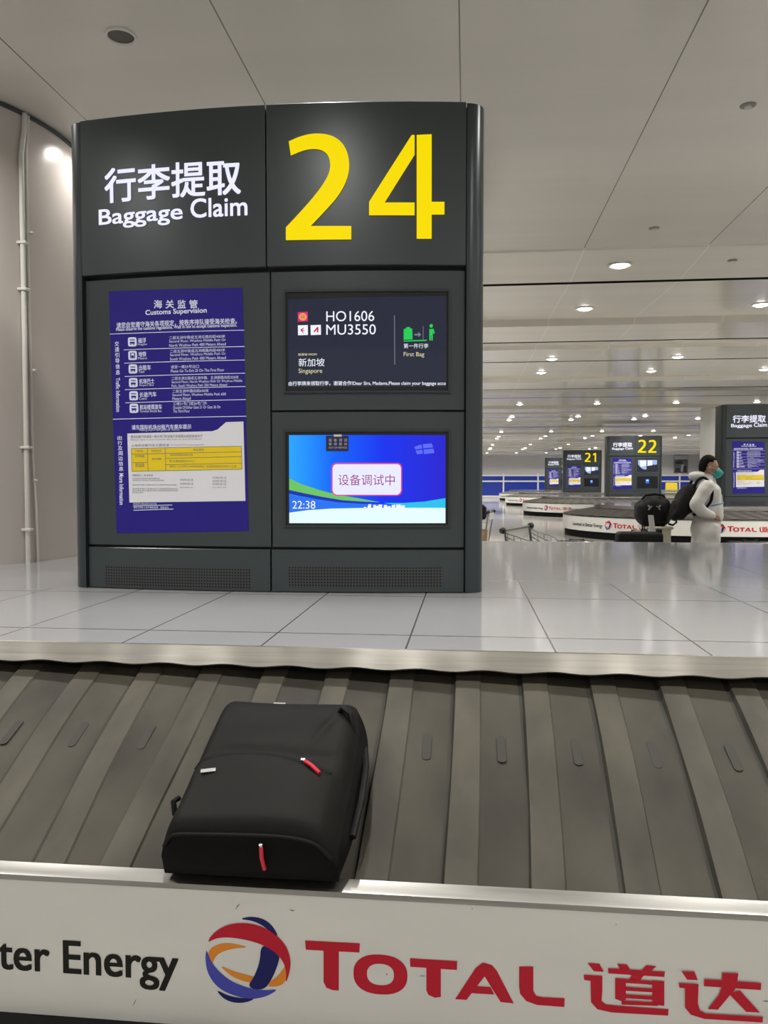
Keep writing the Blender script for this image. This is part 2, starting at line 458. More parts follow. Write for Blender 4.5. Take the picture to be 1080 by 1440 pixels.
# printing on the near fascia, flat on its front face
FY = NF_Y - .0009
def fascia_px(px, py): return at_y(px, py, FY)
def loc_near(p): return Vector(p) - near_car.location
def C2(x, y): return loc_near(fascia_px(x*.5, 1200+y*.5))
def C3(x, y): return loc_near(fascia_px(540+x*.5, 1200+y*.5))
def smoothpoly(pts, it=2):
    for _ in range(it):
        q = []
        for i in range(len(pts)):
            a, c = pts[i], pts[(i+1) % len(pts)]
            q += [(a[0]*.75+c[0]*.25, a[1]*.75+c[1]*.25), (a[0]*.25+c[0]*.75, a[1]*.25+c[1]*.75)]
        pts = q
    return pts
def arc_pts(cx, cy, rx, ry, a0, a1, n=14):
    return [(cx+rx*math.cos(math.radians(a0+(a1-a0)*k/n)), cy+ry*math.sin(math.radians(a0+(a1-a0)*k/n))) for k in range(n+1)]
# slogan
b = B()
pE0 = fascia_px(90, 1368); pE1 = fascia_px(250, 1372); zb = fascia_px(100, 1368.5).z; zt_ = fascia_px(100, 1323.5).z
vs, fs, ex0, ex1, ey0, ey1 = text_geo('Energy', .0)
sx = (pE1.x-pE0.x)/(ex1-ex0)
cap = text_geo('E', .0); sz = (zt_-zb)/(cap[5]-cap[4]); base = zb - sz*cap[4]
vs, fs, fx0, fx1, fy0, fy1 = text_geo('Committed to Better Energy', .0)
o0 = near_car.location
for i, (dx, dy) in enumerate(((-.02,-.012),(.02,-.012),(-.02,.012),(.02,.012))):
    b.geo((vs, fs), lambda x, y: (pE1.x - (fx1-x-dx)*sx - o0.x, FY-o0.y-.0001*i, base + sz*(y+dy)))
b.build('slogan_print', M_INK, near_car)
# globe emblem of crossing ribbons
b = B(); mats = [M_RED, M_NAVY, M_VIOLET, M_ORANGE]
def ribbon(mi, pts, f=C2, off=0.0):
    b.mi = mi; b.poly([f(*p) + Vector((0, -off, 0)) for p in smoothpoly(pts, 2)])
ribbon(3, [(583,292),(590,268),(612,256),(645,251),(704,265),(660,267),(625,276),(605,291),(597,312),(588,316)])
ribbon(3, [(616,314),(650,330),(700,344),(730,350),(716,364),(690,362),(648,345)])
ribbon(3, [(806,308),(808,338),(798,372),(752,377),(758,362),(780,346),(796,326)])
ribbon(2, [(580,270),(577,300),(584,338),(608,374),(645,396),(700,411),(748,404),(786,381),(745,386),(695,378),(650,360),(618,335),(596,308),(585,282)], off=.0003)
ribbon(1, [(734,258),(762,262),(788,284),(782,312),(766,352),(742,386),(694,377),(716,345),(731,304)], off=.0006)
ribbon(1, [(672,185),(705,177),(742,184),(768,205),(784,236),(764,224),(738,202),(708,189)])
ribbon(1, [(606,382),(640,400),(680,408),(720,407),(697,419),(662,422),(628,410)])
ribbon(0, [(582,252),(597,226),(636,200),(690,194),(742,206),(784,234),(810,268),(819,308),(812,345),(803,366),(806,335),(798,306),(776,278),(738,256),(690,242),(640,235),(605,239)], off=.0009)
b.build('emblem_print', mats, near_car, normals=False)
# wordmark and its two characters
b = B()
gz = [0]
def glyph(pts, f):
    gz[0] += 1; b.poly([f(*p)+Vector((0, -.00012*gz[0], 0)) for p in pts])
glyph([(858,245),(1012,253),(1011,279),(953,276),(953,386)] + [(935,385),(918,378),(910,362)] + [(910,274),(860,271)], C2)
def ringglyph(cx, cy, rx, ry, tx, ty, f, sk=0.0):
    n = 40; o_, i_ = [], []
    for k in range(n):
        a = 2*PI*k/n; ca, sa = math.cos(a), math.sin(a)
        e = lambda v: math.copysign(abs(v)**.85, v)
        o_.append(b.v(f(cx+rx*e(ca), cy+ry*e(sa)+sk*rx*e(ca)))); i_.append(b.v(f(cx+(rx-tx)*e(ca), cy+(ry-ty)*e(sa)+sk*(rx-tx)*e(ca))))
    for k in range(n): b.face([o_[k], o_[(k+1)%n], i_[(k+1)%n], i_[k]])
ringglyph(-10, 341, 76, 56, 38, 26, C3, .06)
glyph([(73,295),(206,303),(205,328),(160,325),(160,404)] + [(143,406),(125,398),(119,385)] + [(119,322),(74,319)], C3)
glyph([(200,410),(258,322),(278,307),(303,314),(317,330),(283,346),(232,412)], C3)
glyph([(283,346),(317,330),(365,422),(328,418)], C3)
glyph([(244,372),(300,376),(310,397),(232,392)], C3)
glyph([(380,318),(420,318),(420,386),(428,400),(445,404),(508,407),(507,432),(430,426),(400,415),(383,395),(380,375)], C3)
for pts in ([(572,308),(606,310),(618,333),(590,331)], [(562,341),(614,344),(614,386),(612,414),(624,424),(660,428),(800,438),(799,456),(640,447),(600,438),(582,418),(581,358),(563,356)],
            [(655,310),(683,312),(692,326),(664,325)], [(738,314),(767,317),(750,330),(724,328)], [(630,322),(790,332),(788,347),(631,337)],
            [(700,336),(733,340),(716,360),(686,358)],
            [(650,350),(680,352),(680,411),(665,414),(650,408)], [(754,356),(788,359),(788,428),(754,424)],
            [(672,352),(760,358),(760,369),(672,363)], [(676,374),(758,379),(758,390),(676,385)], [(676,395),(758,400),(758,411),(676,406)], [(668,412),(770,418),(770,428),(668,424)],
            [(836,330),(872,331),(882,355),(852,354)], [(829,363),(884,366),(882,420),(888,440),(905,449),(1065,458),(1064,474),(900,464),(862,452),(846,432),(846,378),(830,376)],
            [(900,352),(1060,363),(1059,383),(899,372)], [(950,334),(996,336),(990,376),(960,412),(938,438),(910,436),(940,398),(950,372)], [(966,390),(1000,384),(1056,446),(1018,444)]):
    glyph(pts, C3)
b.build('wordmark_print', M_RED, near_car, normals=False)
# scuffs and chips on the fascia
b = B()
for (x, y, w, h) in ((92,133,5,4),(248,156,4,4),(332,141,4,2),(696,168,14,4),(653,200,4,4),(1075,416,24,4),(8,340,6,6),(108,345,20,3),(438,147,7,2)):
    b.poly([C3(x-w/2,y), C3(x,y-h/2), C3(x+w/2,y+1), C3(x,y+h/2)])
for pts in ([(660,160),(668,146),(676,141),(668,152)], [(372,430),(380,414),(384,408),(379,422)], [(812,158),(830,160),(822,163)], [(560,95),(600,98),(590,100)]):
    b.poly([C2(*p) for p in pts])
b.build('scuff_marks', mat('scuff', (.20,.19,.17), .6), near_car, normals=False)

# ------------------------------------------------------------------ the round pillar standing on the island, with its cable pipes
PX, PY, PR = -4.83, 6.3, 1.55
M_PIL = mat('pillar_cladding', (.56,.515,.485), .24, spec=.5, noise=((.5,.5,.3), .03))
b = B(); b.lathe([(PR, SLAB), (PR, CEIL)], 96, (PX, PY, 0)); structure(b.build('pillar', M_PIL, smooth=True))
b = B(); b.lathe([(PR, CEIL-.035), (PR+.016, CEIL-.035), (PR+.016, CEIL-.012), (PR+.004, CEIL-.012), (PR+.004, CEIL)], 96, (PX, PY, 0)); structure(b.build('shadow_ring_1', M_KIOSK, smooth=30))  # dark ring drawn in for the shadow gap where pillar meets ceiling
M_PIPE = mat('white_pipe', (.66,.645,.61), .4)
def on_pillar(ang, z, off): return (PX+(PR+off)*math.cos(ang), PY+(PR+off)*math.sin(ang), z)
a1 = math.atan2(5.755-PY, -3.378-PX); a2 = math.atan2(5.83-PY, -3.352-PX)
t = empty('cable_pipe', on_pillar(a1, SLAB, .03)); o = Vector(t.location)
b = B(); b.tube([Vector(on_pillar(a1+da, z, .022))-o for (z, da) in ((SLAB,0),(1.6,0),(2.6,0),(3.6,-.002),(3.95,-.002),(4.05,.006),(4.15,.018),(CEIL-.02,.022))], .019, 12); b.build('pipe', M_PIPE, t, smooth=True)
for z in (1.12, 1.75, 2.95, 3.3):
    b = B(); b.box(Vector(on_pillar(a1, z, .004))-o-Vector((.035,.035,.010)), Vector(on_pillar(a1, z, .03))-o+Vector((.03,.03,.010)), .004)
    b.build('clip', M_PIPE, t)
tag(t, 'thick white cable pipe running up the round pillar', 'pipe')
t = empty('cable_pipe', on_pillar(a2, SLAB, .03)); o = Vector(t.location)
b = B(); b.tube([Vector(on_pillar(a2+da, z, .016))-o for (z, da) in ((SLAB,.012),(1.3,.004),(1.7,-.012),(2.6,-.016),(3.6,-.022),(4.0,-.022),(4.12,-.012),(CEIL-.02,-.004))], .011, 10); b.build('pipe', M_PIPE, t, smooth=True)
for z in (1.5, 2.35, 3.4):
    b = B(); b.box(Vector(on_pillar(a2, z, .004))-o-Vector((.015,.02,.008)), Vector(on_pillar(a2, z, .03))-o+Vector((.012,.012,.008)), .003)
    b.build('clip', M_PIPE, t)
tag(t, 'thin white cable pipe just right of the thick one on the round pillar', 'pipe')

# ================================================================== BAGGAGE CLAIM SIGNS
KX, KYF, KR = -1.110, 4.340, 7.16          # gently convex front: centre, nearest point, radius
K_TOP = 3.55
def A(u, z, off=0.0):                        # point on the curved front (local to the sign's foot)
    r = KR+off; return Vector((r*math.sin(u/KR), KR - r*math.cos(u/KR), z-SLAB))
def kuv(px, py, off=0.0):                    # photo pixel -> (u, z) on the curved front
    d = ray(px, py); cy = KYF+KR; r = KR+off
    a = d.x**2+d.y**2; bb = 2*(d.x*(CP.x-KX)+d.y*(CP.y-cy)); c = (CP.x-KX)**2+(CP.y-cy)**2-r*r
    tt = (-bb-math.sqrt(bb*bb-4*a*c))/(2*a); p = CP+d*tt
    return KR*math.asin((p.x-KX)/r), p.z
HW = 1.10
def curved_panel(b, u0, u1, z0, z1, off, thick, n=14, bev=.004):
    rows = []
    for k in range(n+1):
        u = u0+(u1-u0)*k/n
        rows.append([A(u, z0, off-thick), A(u, z0, off-bev), A(u, z0+bev, off), A(u, z1-bev, off), A(u, z1, off-bev), A(u, z1, off-thick)])
    g = b.grid(rows)
    b.face(g[0]); b.face(g[-1][::-1])
def kquad(b, px0, py0, px1, py1, off):       # panel rectangle given by its left-top and right-bottom photo pixels
    u0, z1 = kuv(px0, py0, off); u1, z0 = kuv(px1, py1, off)
    return u0, u1, z0, z1
def flat_rect(b, u0, u1, z0, z1, off, n=4):
    b.grid([[A(u0+(u1-u0)*k/n, z0, off), A(u0+(u1-u0)*k/n, z1, off)] for k in range(n+1)])
def shape(b, pts, off):                       # outline in photo pixels on the front
    uv = [kuv(x, y, off) for (x, y) in pts]
    lo, hi = min(p[0] for p in uv), max(p[0] for p in uv)
    n = max(1, math.ceil((hi-lo)/.09))
    def clip(poly, c, keep_right):
        out = []
        for i in range(len(poly)):
            p, q = poly[i], poly[(i+1) % len(poly)]
            ip = (p[0] >= c) if keep_right else (p[0] <= c); iq = (q[0] >= c) if keep_right else (q[0] <= c)
            if ip: out.append(p)
            if ip != iq: k = (c-p[0])/(q[0]-p[0]); out.append((c, p[1]+(q[1]-p[1])*k))
        return out
    for i in range(n):                        # strips, so that wide prints follow the curve
        pl = uv
        if i > 0: pl = clip(pl, lo+(hi-lo)*i/n, True)
        if i < n-1: pl = clip(pl, lo+(hi-lo)*(i+1)/n, False)
        if len(pl) >= 3: b.poly([A(u, z, off) for (u, z) in pl])
def ktext(b, body, x0, x1, yt, yb, off, bold=0.0, xm=None, sh=0.0):
    """lettering whose box spans x0..x1 and, at its middle, yt..yb in the photo"""
    xm = (x0+x1)/2 if xm is None else xm
    u0 = kuv(x0, yb, off)[0]; u1 = kuv(x1, yb, off)[0]; z0 = kuv(xm, yb, off)[1]; z1 = kuv(xm, yt, off)[1]
    text_fit(b, body, u0, u1, z0, z1, lambda u, w, e: A(u, w, off+e), bold)

sign = empty('baggage_sign', (KX, KYF, SLAB+.001))
HOFF = .030
# core, posts
b = B()
rows = []
for k in range(17):
    u = -HW-.02+(2*HW+.04)*k/16
    p0 = A(u, SLAB, -.03); rows.append([(p0.x, .62, 0), (p0.x, p0.y, 0), (p0.x, p0.y, K_TOP-SLAB-.004), (p0.x, .62, K_TOP-SLAB-.004)])
g = b.grid(rows, close_v=True); b.face(g[0]); b.face(g[-1][::-1])
b.build('core', M_SEAM, sign)
for s in (-1, 1):
    b = B(); f0 = A(s*(HW+.004), SLAB, HOFF-.004); rr = .095
    pts = [(f0.x, f0.y)]
    for k in range(11):
        a = PI/2*k/10
        pts.append((f0.x+s*rr*math.sin(a), f0.y+.012+rr*(1-math.cos(a))))
    pts += [(f0.x+s*rr, .66), (f0.x, .66)]
    b.prism([(x, y, 0) for x, y in pts], (0, 0, K_TOP-SLAB))
    b.build('corner_post', M_KIOSK2, sign, smooth=30)
# panels
zc = 1.110; zh0, zh1 = 2.672, K_TOP
zr = kuv(516, 578)[1]
ud = kuv(381, 500)[0]; udh = kuv(374, 250, HOFF)[0]
for (u0, u1) in ((-HW, udh-.004), (udh+.004, HW)):
    b = B(); curved_panel(b, u0, u1, zh0, zh1, HOFF, .08); b.build('header_panel', M_KIOSK, sign, smooth=30)
for (u0, u1, z0, z1) in ((-HW, ud-.005, zc+.006, zh0-.022), (ud+.005, HW, zr+.004, zh0-.022), (ud+.005, HW, zc+.006, zr-.004)):
    b = B(); curved_panel(b, u0, u1, z0, z1, 0, .05); b.build('body_panel', M_KIOSK, sign, smooth=30)
# plinth with perforated grille fields
def perf_mat():
    m = mat('perforated_charcoal', (.052,.057,.060), .35, .35); nt = m.node_tree; bs = nt.nodes['Principled BSDF']
    tc = nt.nodes.new('ShaderNodeTexCoord'); mp = nt.nodes.new('ShaderNodeVectorMath'); mp.operation = 'SCALE'; mp.inputs['Scale'].default_value = 1/.0165
    fr = nt.nodes.new('ShaderNodeVectorMath'); fr.operation = 'FRACTION'
    sx = nt.nodes.new('ShaderNodeSeparateXYZ')
    nt.links.new(tc.outputs['Object'], mp.inputs[0]); nt.links.new(mp.outputs[0], fr.inputs[0]); nt.links.new(fr.outputs[0], sx.inputs[0])
    def cen(o):
        s = nt.nodes.new('ShaderNodeMath'); s.operation = 'SUBTRACT'; s.inputs[1].default_value = .5; nt.links.new(o, s.inputs[0])
        q = nt.nodes.new('ShaderNodeMath'); q.operation = 'POWER'; q.inputs[1].default_value = 2; nt.links.new(s.outputs[0], q.inputs[0]); return q.outputs[0]
    ad = nt.nodes.new('ShaderNodeMath'); ad.operation = 'ADD'; nt.links.new(cen(sx.outputs[0]), ad.inputs[0]); nt.links.new(cen(sx.outputs[2]), ad.inputs[1])
    lt = nt.nodes.new('ShaderNodeMath'); lt.operation = 'LESS_THAN'; lt.inputs[1].default_value = .085; nt.links.new(ad.outputs[0], lt.inputs[0])
    mx = nt.nodes.new('ShaderNodeMix'); mx.data_type = 'RGBA'; nt.links.new(lt.outputs[0], mx.inputs[0])
    mx.inputs[6].default_value = (.060,.065,.068,1); mx.inputs[7].default_value = (.004,.004,.004,1); nt.links.new(mx.outputs[2], bs.inputs['Base Color'])
    return m
M_PERF = perf_mat()
for (u0, u1, va, vb, y0_, y1_) in ((-HW, ud-.010, 148, 352, 797, 831), (ud+.0, HW, 405, 622, 798, 831)):
    b = B(); curved_panel(b, u0, u1, SLAB+.002, zc-.006, .004, .05); pl = b.build('plinth_panel', M_KIOSK, sign, smooth=30)
    b = B(); ua, ub = kuv(va, 815)[0], kuv(vb, 815)[0]; z0_, z1_ = kuv((va+vb)/2, y1_-4)[1], kuv((va+vb)/2, y0_)[1]
    flat_rect(b, ua, ub, z0_, z1_, .0052, 8); b.build('grille', M_PERF, pl)

# header lettering
b = B()
ktext(b, '行李提取', 147, 339, 229, 279, HOFF+.006, .016)
# baggage claim: fitted word by word
ktext(b, 'Baggage', 139, 257, 290, 319, HOFF+.006, .013, xm=200)
ktext(b, 'Claim', 268, 348, 278, 305.5, HOFF+.006, .013, xm=300)
b.build('header_lettering', M_WHITE_E, sign, normals=False)
def chaikin(pts, it=2):
    for _ in range(it):
        q = [pts[0]]
        for p0_, p1_ in zip(pts, pts[1:]): q += [(p0_[0]*.75+p1_[0]*.25, p0_[1]*.75+p1_[1]*.25), (p0_[0]*.25+p1_[0]*.75, p0_[1]*.25+p1_[1]*.75)]
        pts = q + [pts[-1]]
    return pts
def numeral(parent, body, px0=0, px1=0, custom=False):
    b = B(); o_ = HOFF+.006
    if body == '4':                           # the sloped stroke with its bar, a thin slit, and the upright
        shape(b, [(583,190),(583,218),(541,285),(583,285),(583,303),(519,303),(519,284),(579,190)], o_)
        shape(b, [(586,190),(607,189),(607,284),(625,284),(625,302),(607,302),(607,336),(586,336)], o_)
    elif body == '2':
        dx = px0-402
        out = chaikin([(406,199),(424,191),(446,187),(470,191),(486,206),(492,229),(489,252),(476,276),(458,296),(437,318)])
        inn = chaikin([(402,320),(430,290),(450,266),(463,245),(465,229),(460,215),(446,209),(428,211),(409,219)])
        shape(b, [(x+dx, y) for x, y in out+[(494,318),(494,337),(402,338)]+inn], o_)
    elif body == '1':
        shape(b, [(556,190),(584,189),(584,336),(560,336),(560,218),(538,232),(530,214)], o_)
    else:
        ktext(b, body, px0, px1, 190, 338, o_, .02)
    return b.build('numeral', M_YEL_E, parent, normals=False)
numeral(sign, '2', 402, 494); numeral(sign, '4', 518, 626, True)

# blue information poster: every printed thing is part of one sheet
def Q2(x, y): return (140+x*.21296, 390+y*.21296)
def Q3(x, y): return (140+x*.21296, 570+y*.21296)
def poster(parent):
    b = B(); o0, o1, o2, o3 = .002, .0030, .0040, .0050
    shape(b, [(153,410),(341,405),(350,747),(164,750)], o0)
    b.mi = 1
    def t(body, x0, x1, y0_, y1_, q=Q2, bold=.0, off=o1):
        a = q(x0, y0_); c = q(x1, y1_)
        ktext(b, body, a[0], c[0], a[1], c[1], off, bold)
    for i, ch in enumerate('海关监管'): t(ch, 358+78*i, 414+78*i, 150, 206, bold=.015)
    t('Customs Supervision', 303, 708, 208, 252, bold=.02)
    t('请您自觉遵守海关各项规定，按秩序排队接受海关检查。', 112, 908, 282, 322, bold=.012)
    t('Please observe the customs regulations. Wait in line to accept customs inspection.', 110, 908, 318, 346, bold=.015)
    def rule(x0, x1, ya, yb, q=Q2):
        shape(b, [q(x0, ya), q(x1, yb), q(x1, yb+4), q(x0, ya+4)], o1)
    for (x0, x1, ya, yb) in ((68,956,374,348),(160,958,478,456),(163,960,566,545),(166,962,654,632),(168,964,741,720),(170,966,828,806),(88,970,936,916)): rule(x0, x1, ya, yb)
    rows_ = [('磁浮','Maglev',427,('二层五洲中路或五洲北路向前400米','Second Floor, Wuzhou Middle Path Or','North Wuzhou Path 400 Meters Ahead'),(826,830,830)),
             ('地铁','Metro',517,('二层五洲中路或五洲南路向前400米','Second Floor, Wuzhou Middle Path Or','South Wuzhou Path 400 Meters Ahead'),(826,830,830)),
             ('出租车','Taxi',606,('请至一楼25号出口','Please Go To Exit 25 On The First Floor'),(652,820)),
             ('机场巴士','Airport Bus',696,('二层五洲北路或五洲中路、五洲南路向前350米','Second Floor, North Wuzhou Path Or Wuzhou Middle','Path, South Wuzhou Path 350 Meters Ahead'),(914,938,838)),
             ('长途汽车','Coach',783,('二层五洲中路向前630米','Second Floor, Wuzhou Middle Path 630','Meters Ahead'),(716,830,598)),
             ('航站楼摆渡车','Terminal Shuttle Bus',866,('三楼21号门或26号门外','Outside Of Either Gate 21 Or Gate 26 On','The Third Floor'),(706,794,592))]
    for i, (zh, en, yc, lines, ends) in enumerate(rows_):
        b.mi = 1; sh_ = i*2.2; x0 = 186+sh_
        shape(b, smoothpoly([Q2(x0+1, yc-22), Q2(x0+8, yc-30), Q2(x0+50, yc-31), Q2(x0+58, yc-24), Q2(x0+60, yc+22), Q2(x0+53, yc+30), Q2(x0+9, yc+31), Q2(x0+2, yc+24)], 1), o1)
        b.mi = 0                                            # the vehicle pictogram, cut out in blue
        for (ax, ay, bx, by) in (((14,-16,46,-10),(14,0,46,12),(16,14,24,20),(36,14,44,20)) if i != 1 else ((14,-18,20,18),(40,-18,46,18),(22,0,38,18),(20,-18,40,-14))):
            shape(b, [Q2(x0+ax, yc+ay), Q2(x0+bx, yc+ay), Q2(x0+bx, yc+by), Q2(x0+ax, yc+by)], o2)
        b.mi = 1
        t(zh, 255+sh_, 255+sh_+ (52, 52, 80, 100, 112, 146)[i], yc-26, yc+8, bold=.012)
        t(en, 253+sh_, 253+sh_+(62, 58, 38, 98, 50, 146)[i], yc+10, yc+26)
        y_ = yc-43 if len(lines) == 3 else yc-26
        for j, (ln, e) in enumerate(zip(lines, ends)):
            t(ln, 460+sh_*2.4, e+4, y_+j*26, y_+j*26+(22 if j == 0 else 19))
    def column(chars, x, y0_, y1_, q, w=26, dx=0):
        n = len(chars)
        for i, ch in enumerate(chars):
            ya = y0_+(y1_-y0_)*i/n; yb = y0_+(y1_-y0_)*(i+.82)/n
            t(ch, x+dx*i, x+w+dx*i, ya, yb, q, .012)
    def sideways(body, x, y0_, y1_, w, q):
        vs, fs, x0, x1, ya, yb = text_geo(body, .015)
        a = kuv(*q(x+w, y0_)); c = kuv(*q(x, y1_))
        b.geo((vs, fs), lambda X, Y: A(a[0]-(1-(Y-ya)/(yb-ya))*(a[0]-c[0]), a[1]-(X-x0)/(x1-x0)*(a[1]-c[1]), o1))
    column('交通引导信息', 100, 424, 650, Q2, 28, 1.4); sideways('Traffic Information', 112, 664, 890, 24, Q2)
    column('出行及周边信息', 118, 202, 440, Q3, 30, 1.6); sideways('More Information', 134, 450, 658, 26, Q3)
    # white notice with the yellow price table
    b.mi = 2
    shape(b, [Q3(183,187),Q3(745,172),Q3(780,160)]+[Q3(805,138),Q3(835,112),Q3(950,108),Q3(963,632),Q3(197,643)], o1)
    b.mi = 1
    t('浦东国际机场出租汽车乘车提示', 212, 606, 128, 160, Q3, .012); t('Pudong airport taxi guide for visitors', 262, 528, 158, 172, Q3)
    t('请在指定地点乘坐出租汽车离开机场', 222, 376, 646, 658, Q3); t('请依次排队上车并索取发票，谢谢合作', 224, 456, 668, 684, Q3)
    rule(222, 480, 663, 657, Q3); rule(224, 488, 692, 684, Q3)
    b.mi = 4
    t('乘坐出租汽车请至一层25号门外出租汽车候客站或到接站大厅', 206, 680, 196, 216, Q3, off=o2)
    t('Please take a taxi outside the hall on the first floor', 206, 676, 222, 230, Q3, off=o2)
    t('上海市出租汽车计费标准', 208, 460, 256, 274, Q3, off=o2); t('Taxi fare standard of this city and its charging method', 466, 688, 258, 268, Q3, off=o2)
    t('温馨提示：投诉电话', 216, 352, 456, 470, Q3, off=o2)
    for (x0, x1, y_) in ((216,396,480),(216,424,492),(216,510,522),(216,516,548),(216,516,560),(216,290,572)): t('请保留发票以便查询并注意携带随身物品', x0, x1, y_, y_+9, Q3, off=o2)
    for (x0, x1, ys) in ((532,620,(486,512)),(746,838,(472,494,514))):
        for y_ in ys: t('扫码关注', x0, x1, y_, y_+14, Q3, off=o2)
        t('scan to learn more', x0, x1, 538, 546, Q3, off=o2)
    b.mi = 3
    shape(b, [Q3(208,286),Q3(936,270),Q3(942,424),Q3(213,438)], o2)
    b.mi = 4
    def bar(x0, y0_, x1, y1_, w=3):
        if abs(x1-x0) > abs(y1_-y0_): shape(b, [Q3(x0,y0_-w/2),Q3(x1,y1_-w/2),Q3(x1,y1_+w/2),Q3(x0,y0_+w/2)], o3)
        else: shape(b, [Q3(x0-w/2,y0_),Q3(x0+w/2,y0_),Q3(x1+w/2,y1_),Q3(x1-w/2,y1_)], o3)
    for L_ in ((208,287,936,271),(213,437,942,423),(209,286,214,438),(936,271,941,424),(316,284,320,436),(432,281,437,433),(209,324,937,308),(434,352,938,340),(435,394,939,382),(210,380,318,377)): bar(*L_)
    t('计费时段', 234, 288, 296, 310, Q3, off=o3); t('起租价格', 342, 408, 294, 308, Q3, off=o3); t('车公里价', 620, 690, 286, 302, Q3, off=o3)
    t('日间起租', 236, 298, 328, 344, Q3, off=o3); t('夜间起租', 236, 296, 382, 410, Q3, off=o3); t('起步里程', 346, 408, 348, 362, Q3, off=o3)
    t('超起租里程后每公里', 466, 616, 322, 334, Q3, off=o3); t('满三公里后加收百分之五十', 460, 630, 362, 376, Q3, off=o3); t('夜间二十三点至五点按标准加收，低速等候每四分钟计一公里', 462, 904, 398, 412, Q3, off=o3)
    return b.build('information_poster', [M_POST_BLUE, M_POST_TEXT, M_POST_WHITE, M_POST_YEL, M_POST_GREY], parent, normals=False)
poster(sign)

# screens
def screen_frame(parent, px0, py0, px1, py1):
    b = B(); u0, u1, z0, z1 = kquad(b, px0, py0, px1, py1, 0)
    w = .012
    for (a0, a1, c0, c1) in ((u0, u1, z1-w, z1), (u0, u1, z0, z0+w), (u0, u0+w, z0, z1), (u1-w, u1, z0, z1)): curved_panel(b, a0, a1, c0, c1, .012, .02, 6, .002)
    fr = b.build('screen_frame', M_KIOSK2, parent, smooth=30)
    b = B(); flat_rect(b, u0+w, u1-w, z0+w, z1-w, .002, 6); b.build('screen_border', M_BEZEL, fr)
    return fr
def emat(name, col, es=1.0): return mat(name, tuple(c*.12 for c in col), .12, emit=col, es=es, spec=.3)
S_NIGHT = mat('display_dark', (.006,.007,.010), .05, emit=(.014,.017,.036), es=1.0, spec=.45)
S_WHITE = emat('display_white', (.86,.90,1.0), .95)
S_BLUEW = emat('display_pale_blue', (.40,.55,.85), .8)
S_GREEN = emat('display_green', (.02,.62,.10), .9)
S_CREAM = emat('display_cream', (.75,.70,.42), .85)
S_GREY = emat('display_grey', (.18,.20,.26), 1.0)
S_MAG = emat('display_magenta', (.70,.02,.22), .9)
S_AMB = emat('display_amber', (.80,.38,.08), .9)
S_RED = emat('display_red', (.62,.01,.05), .9)
S_PANEL = emat('display_panel_navy', (.065,.075,.14), 1.0)
scr_a = screen_frame(sign, 399, 409, 633, 553)
b = B(); O1, O2, O3 = .0032, .0040, .0048
kk = lambda x, y: (390+x*.24074, 400+y*.24074)          # pixel of the enlarged view to photo pixel
def S(pts, off=O2): shape(b, [kk(*p) for p in pts], off)
def ST(body, x0, x1, y0_, y1_, bold=0.0, off=O2): ktext(b, body, kk(x0,0)[0], kk(x1,0)[0], kk(0,y0_)[1], kk(0,y1_)[1], off, bold)
S([(62,90),(986,68),(988,600),(66,602)], O1)
b.mi = 1; ST('HO1606', 286, 566, 156, 216, .0); ST('MU3550', 286, 575, 234, 294, .0)
ST('新加坡', 124, 276, 432, 480); ST('第一件行李', 738, 882, 346, 374)
ST('由行李牌来领取行李，谢谢合作!Dear Sirs, Madams,Please claim your baggage acco', 66, 984, 564, 594, .006)
b.mi = 4; ST('Singapore', 124, 262, 492, 526); ST('First Bag', 738, 858, 396, 428); ST('始发站 FROM', 122, 230, 402, 417, .01)
b.mi = 5; S([(682,180),(686,180),(688,470),(684,470)])
b.mi = 3                                                 # green suitcase, belt line and waiting figure
S([(738,262),(752,258),(752,251),(776,250),(776,257),(788,260),(790,322),(738,324)]); S([(738,329),(872,324),(872,331),(738,335)])
S(arc_pts(899, 243, 10, 11, 0, 340, 14)); S([(888,262),(912,260),(920,286),(912,290),(908,276),(908,328),(900,328),(899,298),(896,298),(896,328),(888,328)])
b.mi = 5; S([(800,290),(824,289),(824,278),(840,293),(824,310),(824,298),(800,299)]); S([(850,244),(853,244),(853,322),(850,322)])
b.mi = 6; S([(119,163),(178,160),(178,217),(120,219)]); b.mi = 7; S(arc_pts(149, 190, 24, 22, 0, 345, 20), O3)
b.mi = 6; S([(136,184),(162,182),(162,186),(136,188)], .0054); S([(138,194),(160,192),(160,196),(138,198)], .0054)
b.mi = 1; S([(120,240),(178,238),(179,296),(121,298)]); S([(194,239),(254,237),(255,295),(195,297)])
b.mi = 8; S([(134,266),(152,254),(158,254),(146,266),(164,272),(146,274),(156,288),(150,286)], O3); S([(210,278),(232,250),(240,250),(240,280),(230,280),(232,264),(218,280)], O3)
b.build('flight_display', [S_NIGHT, S_WHITE, S_BLUEW, S_GREEN, S_CREAM, S_GREY, S_MAG, S_AMB, S_RED], scr_a, normals=False)

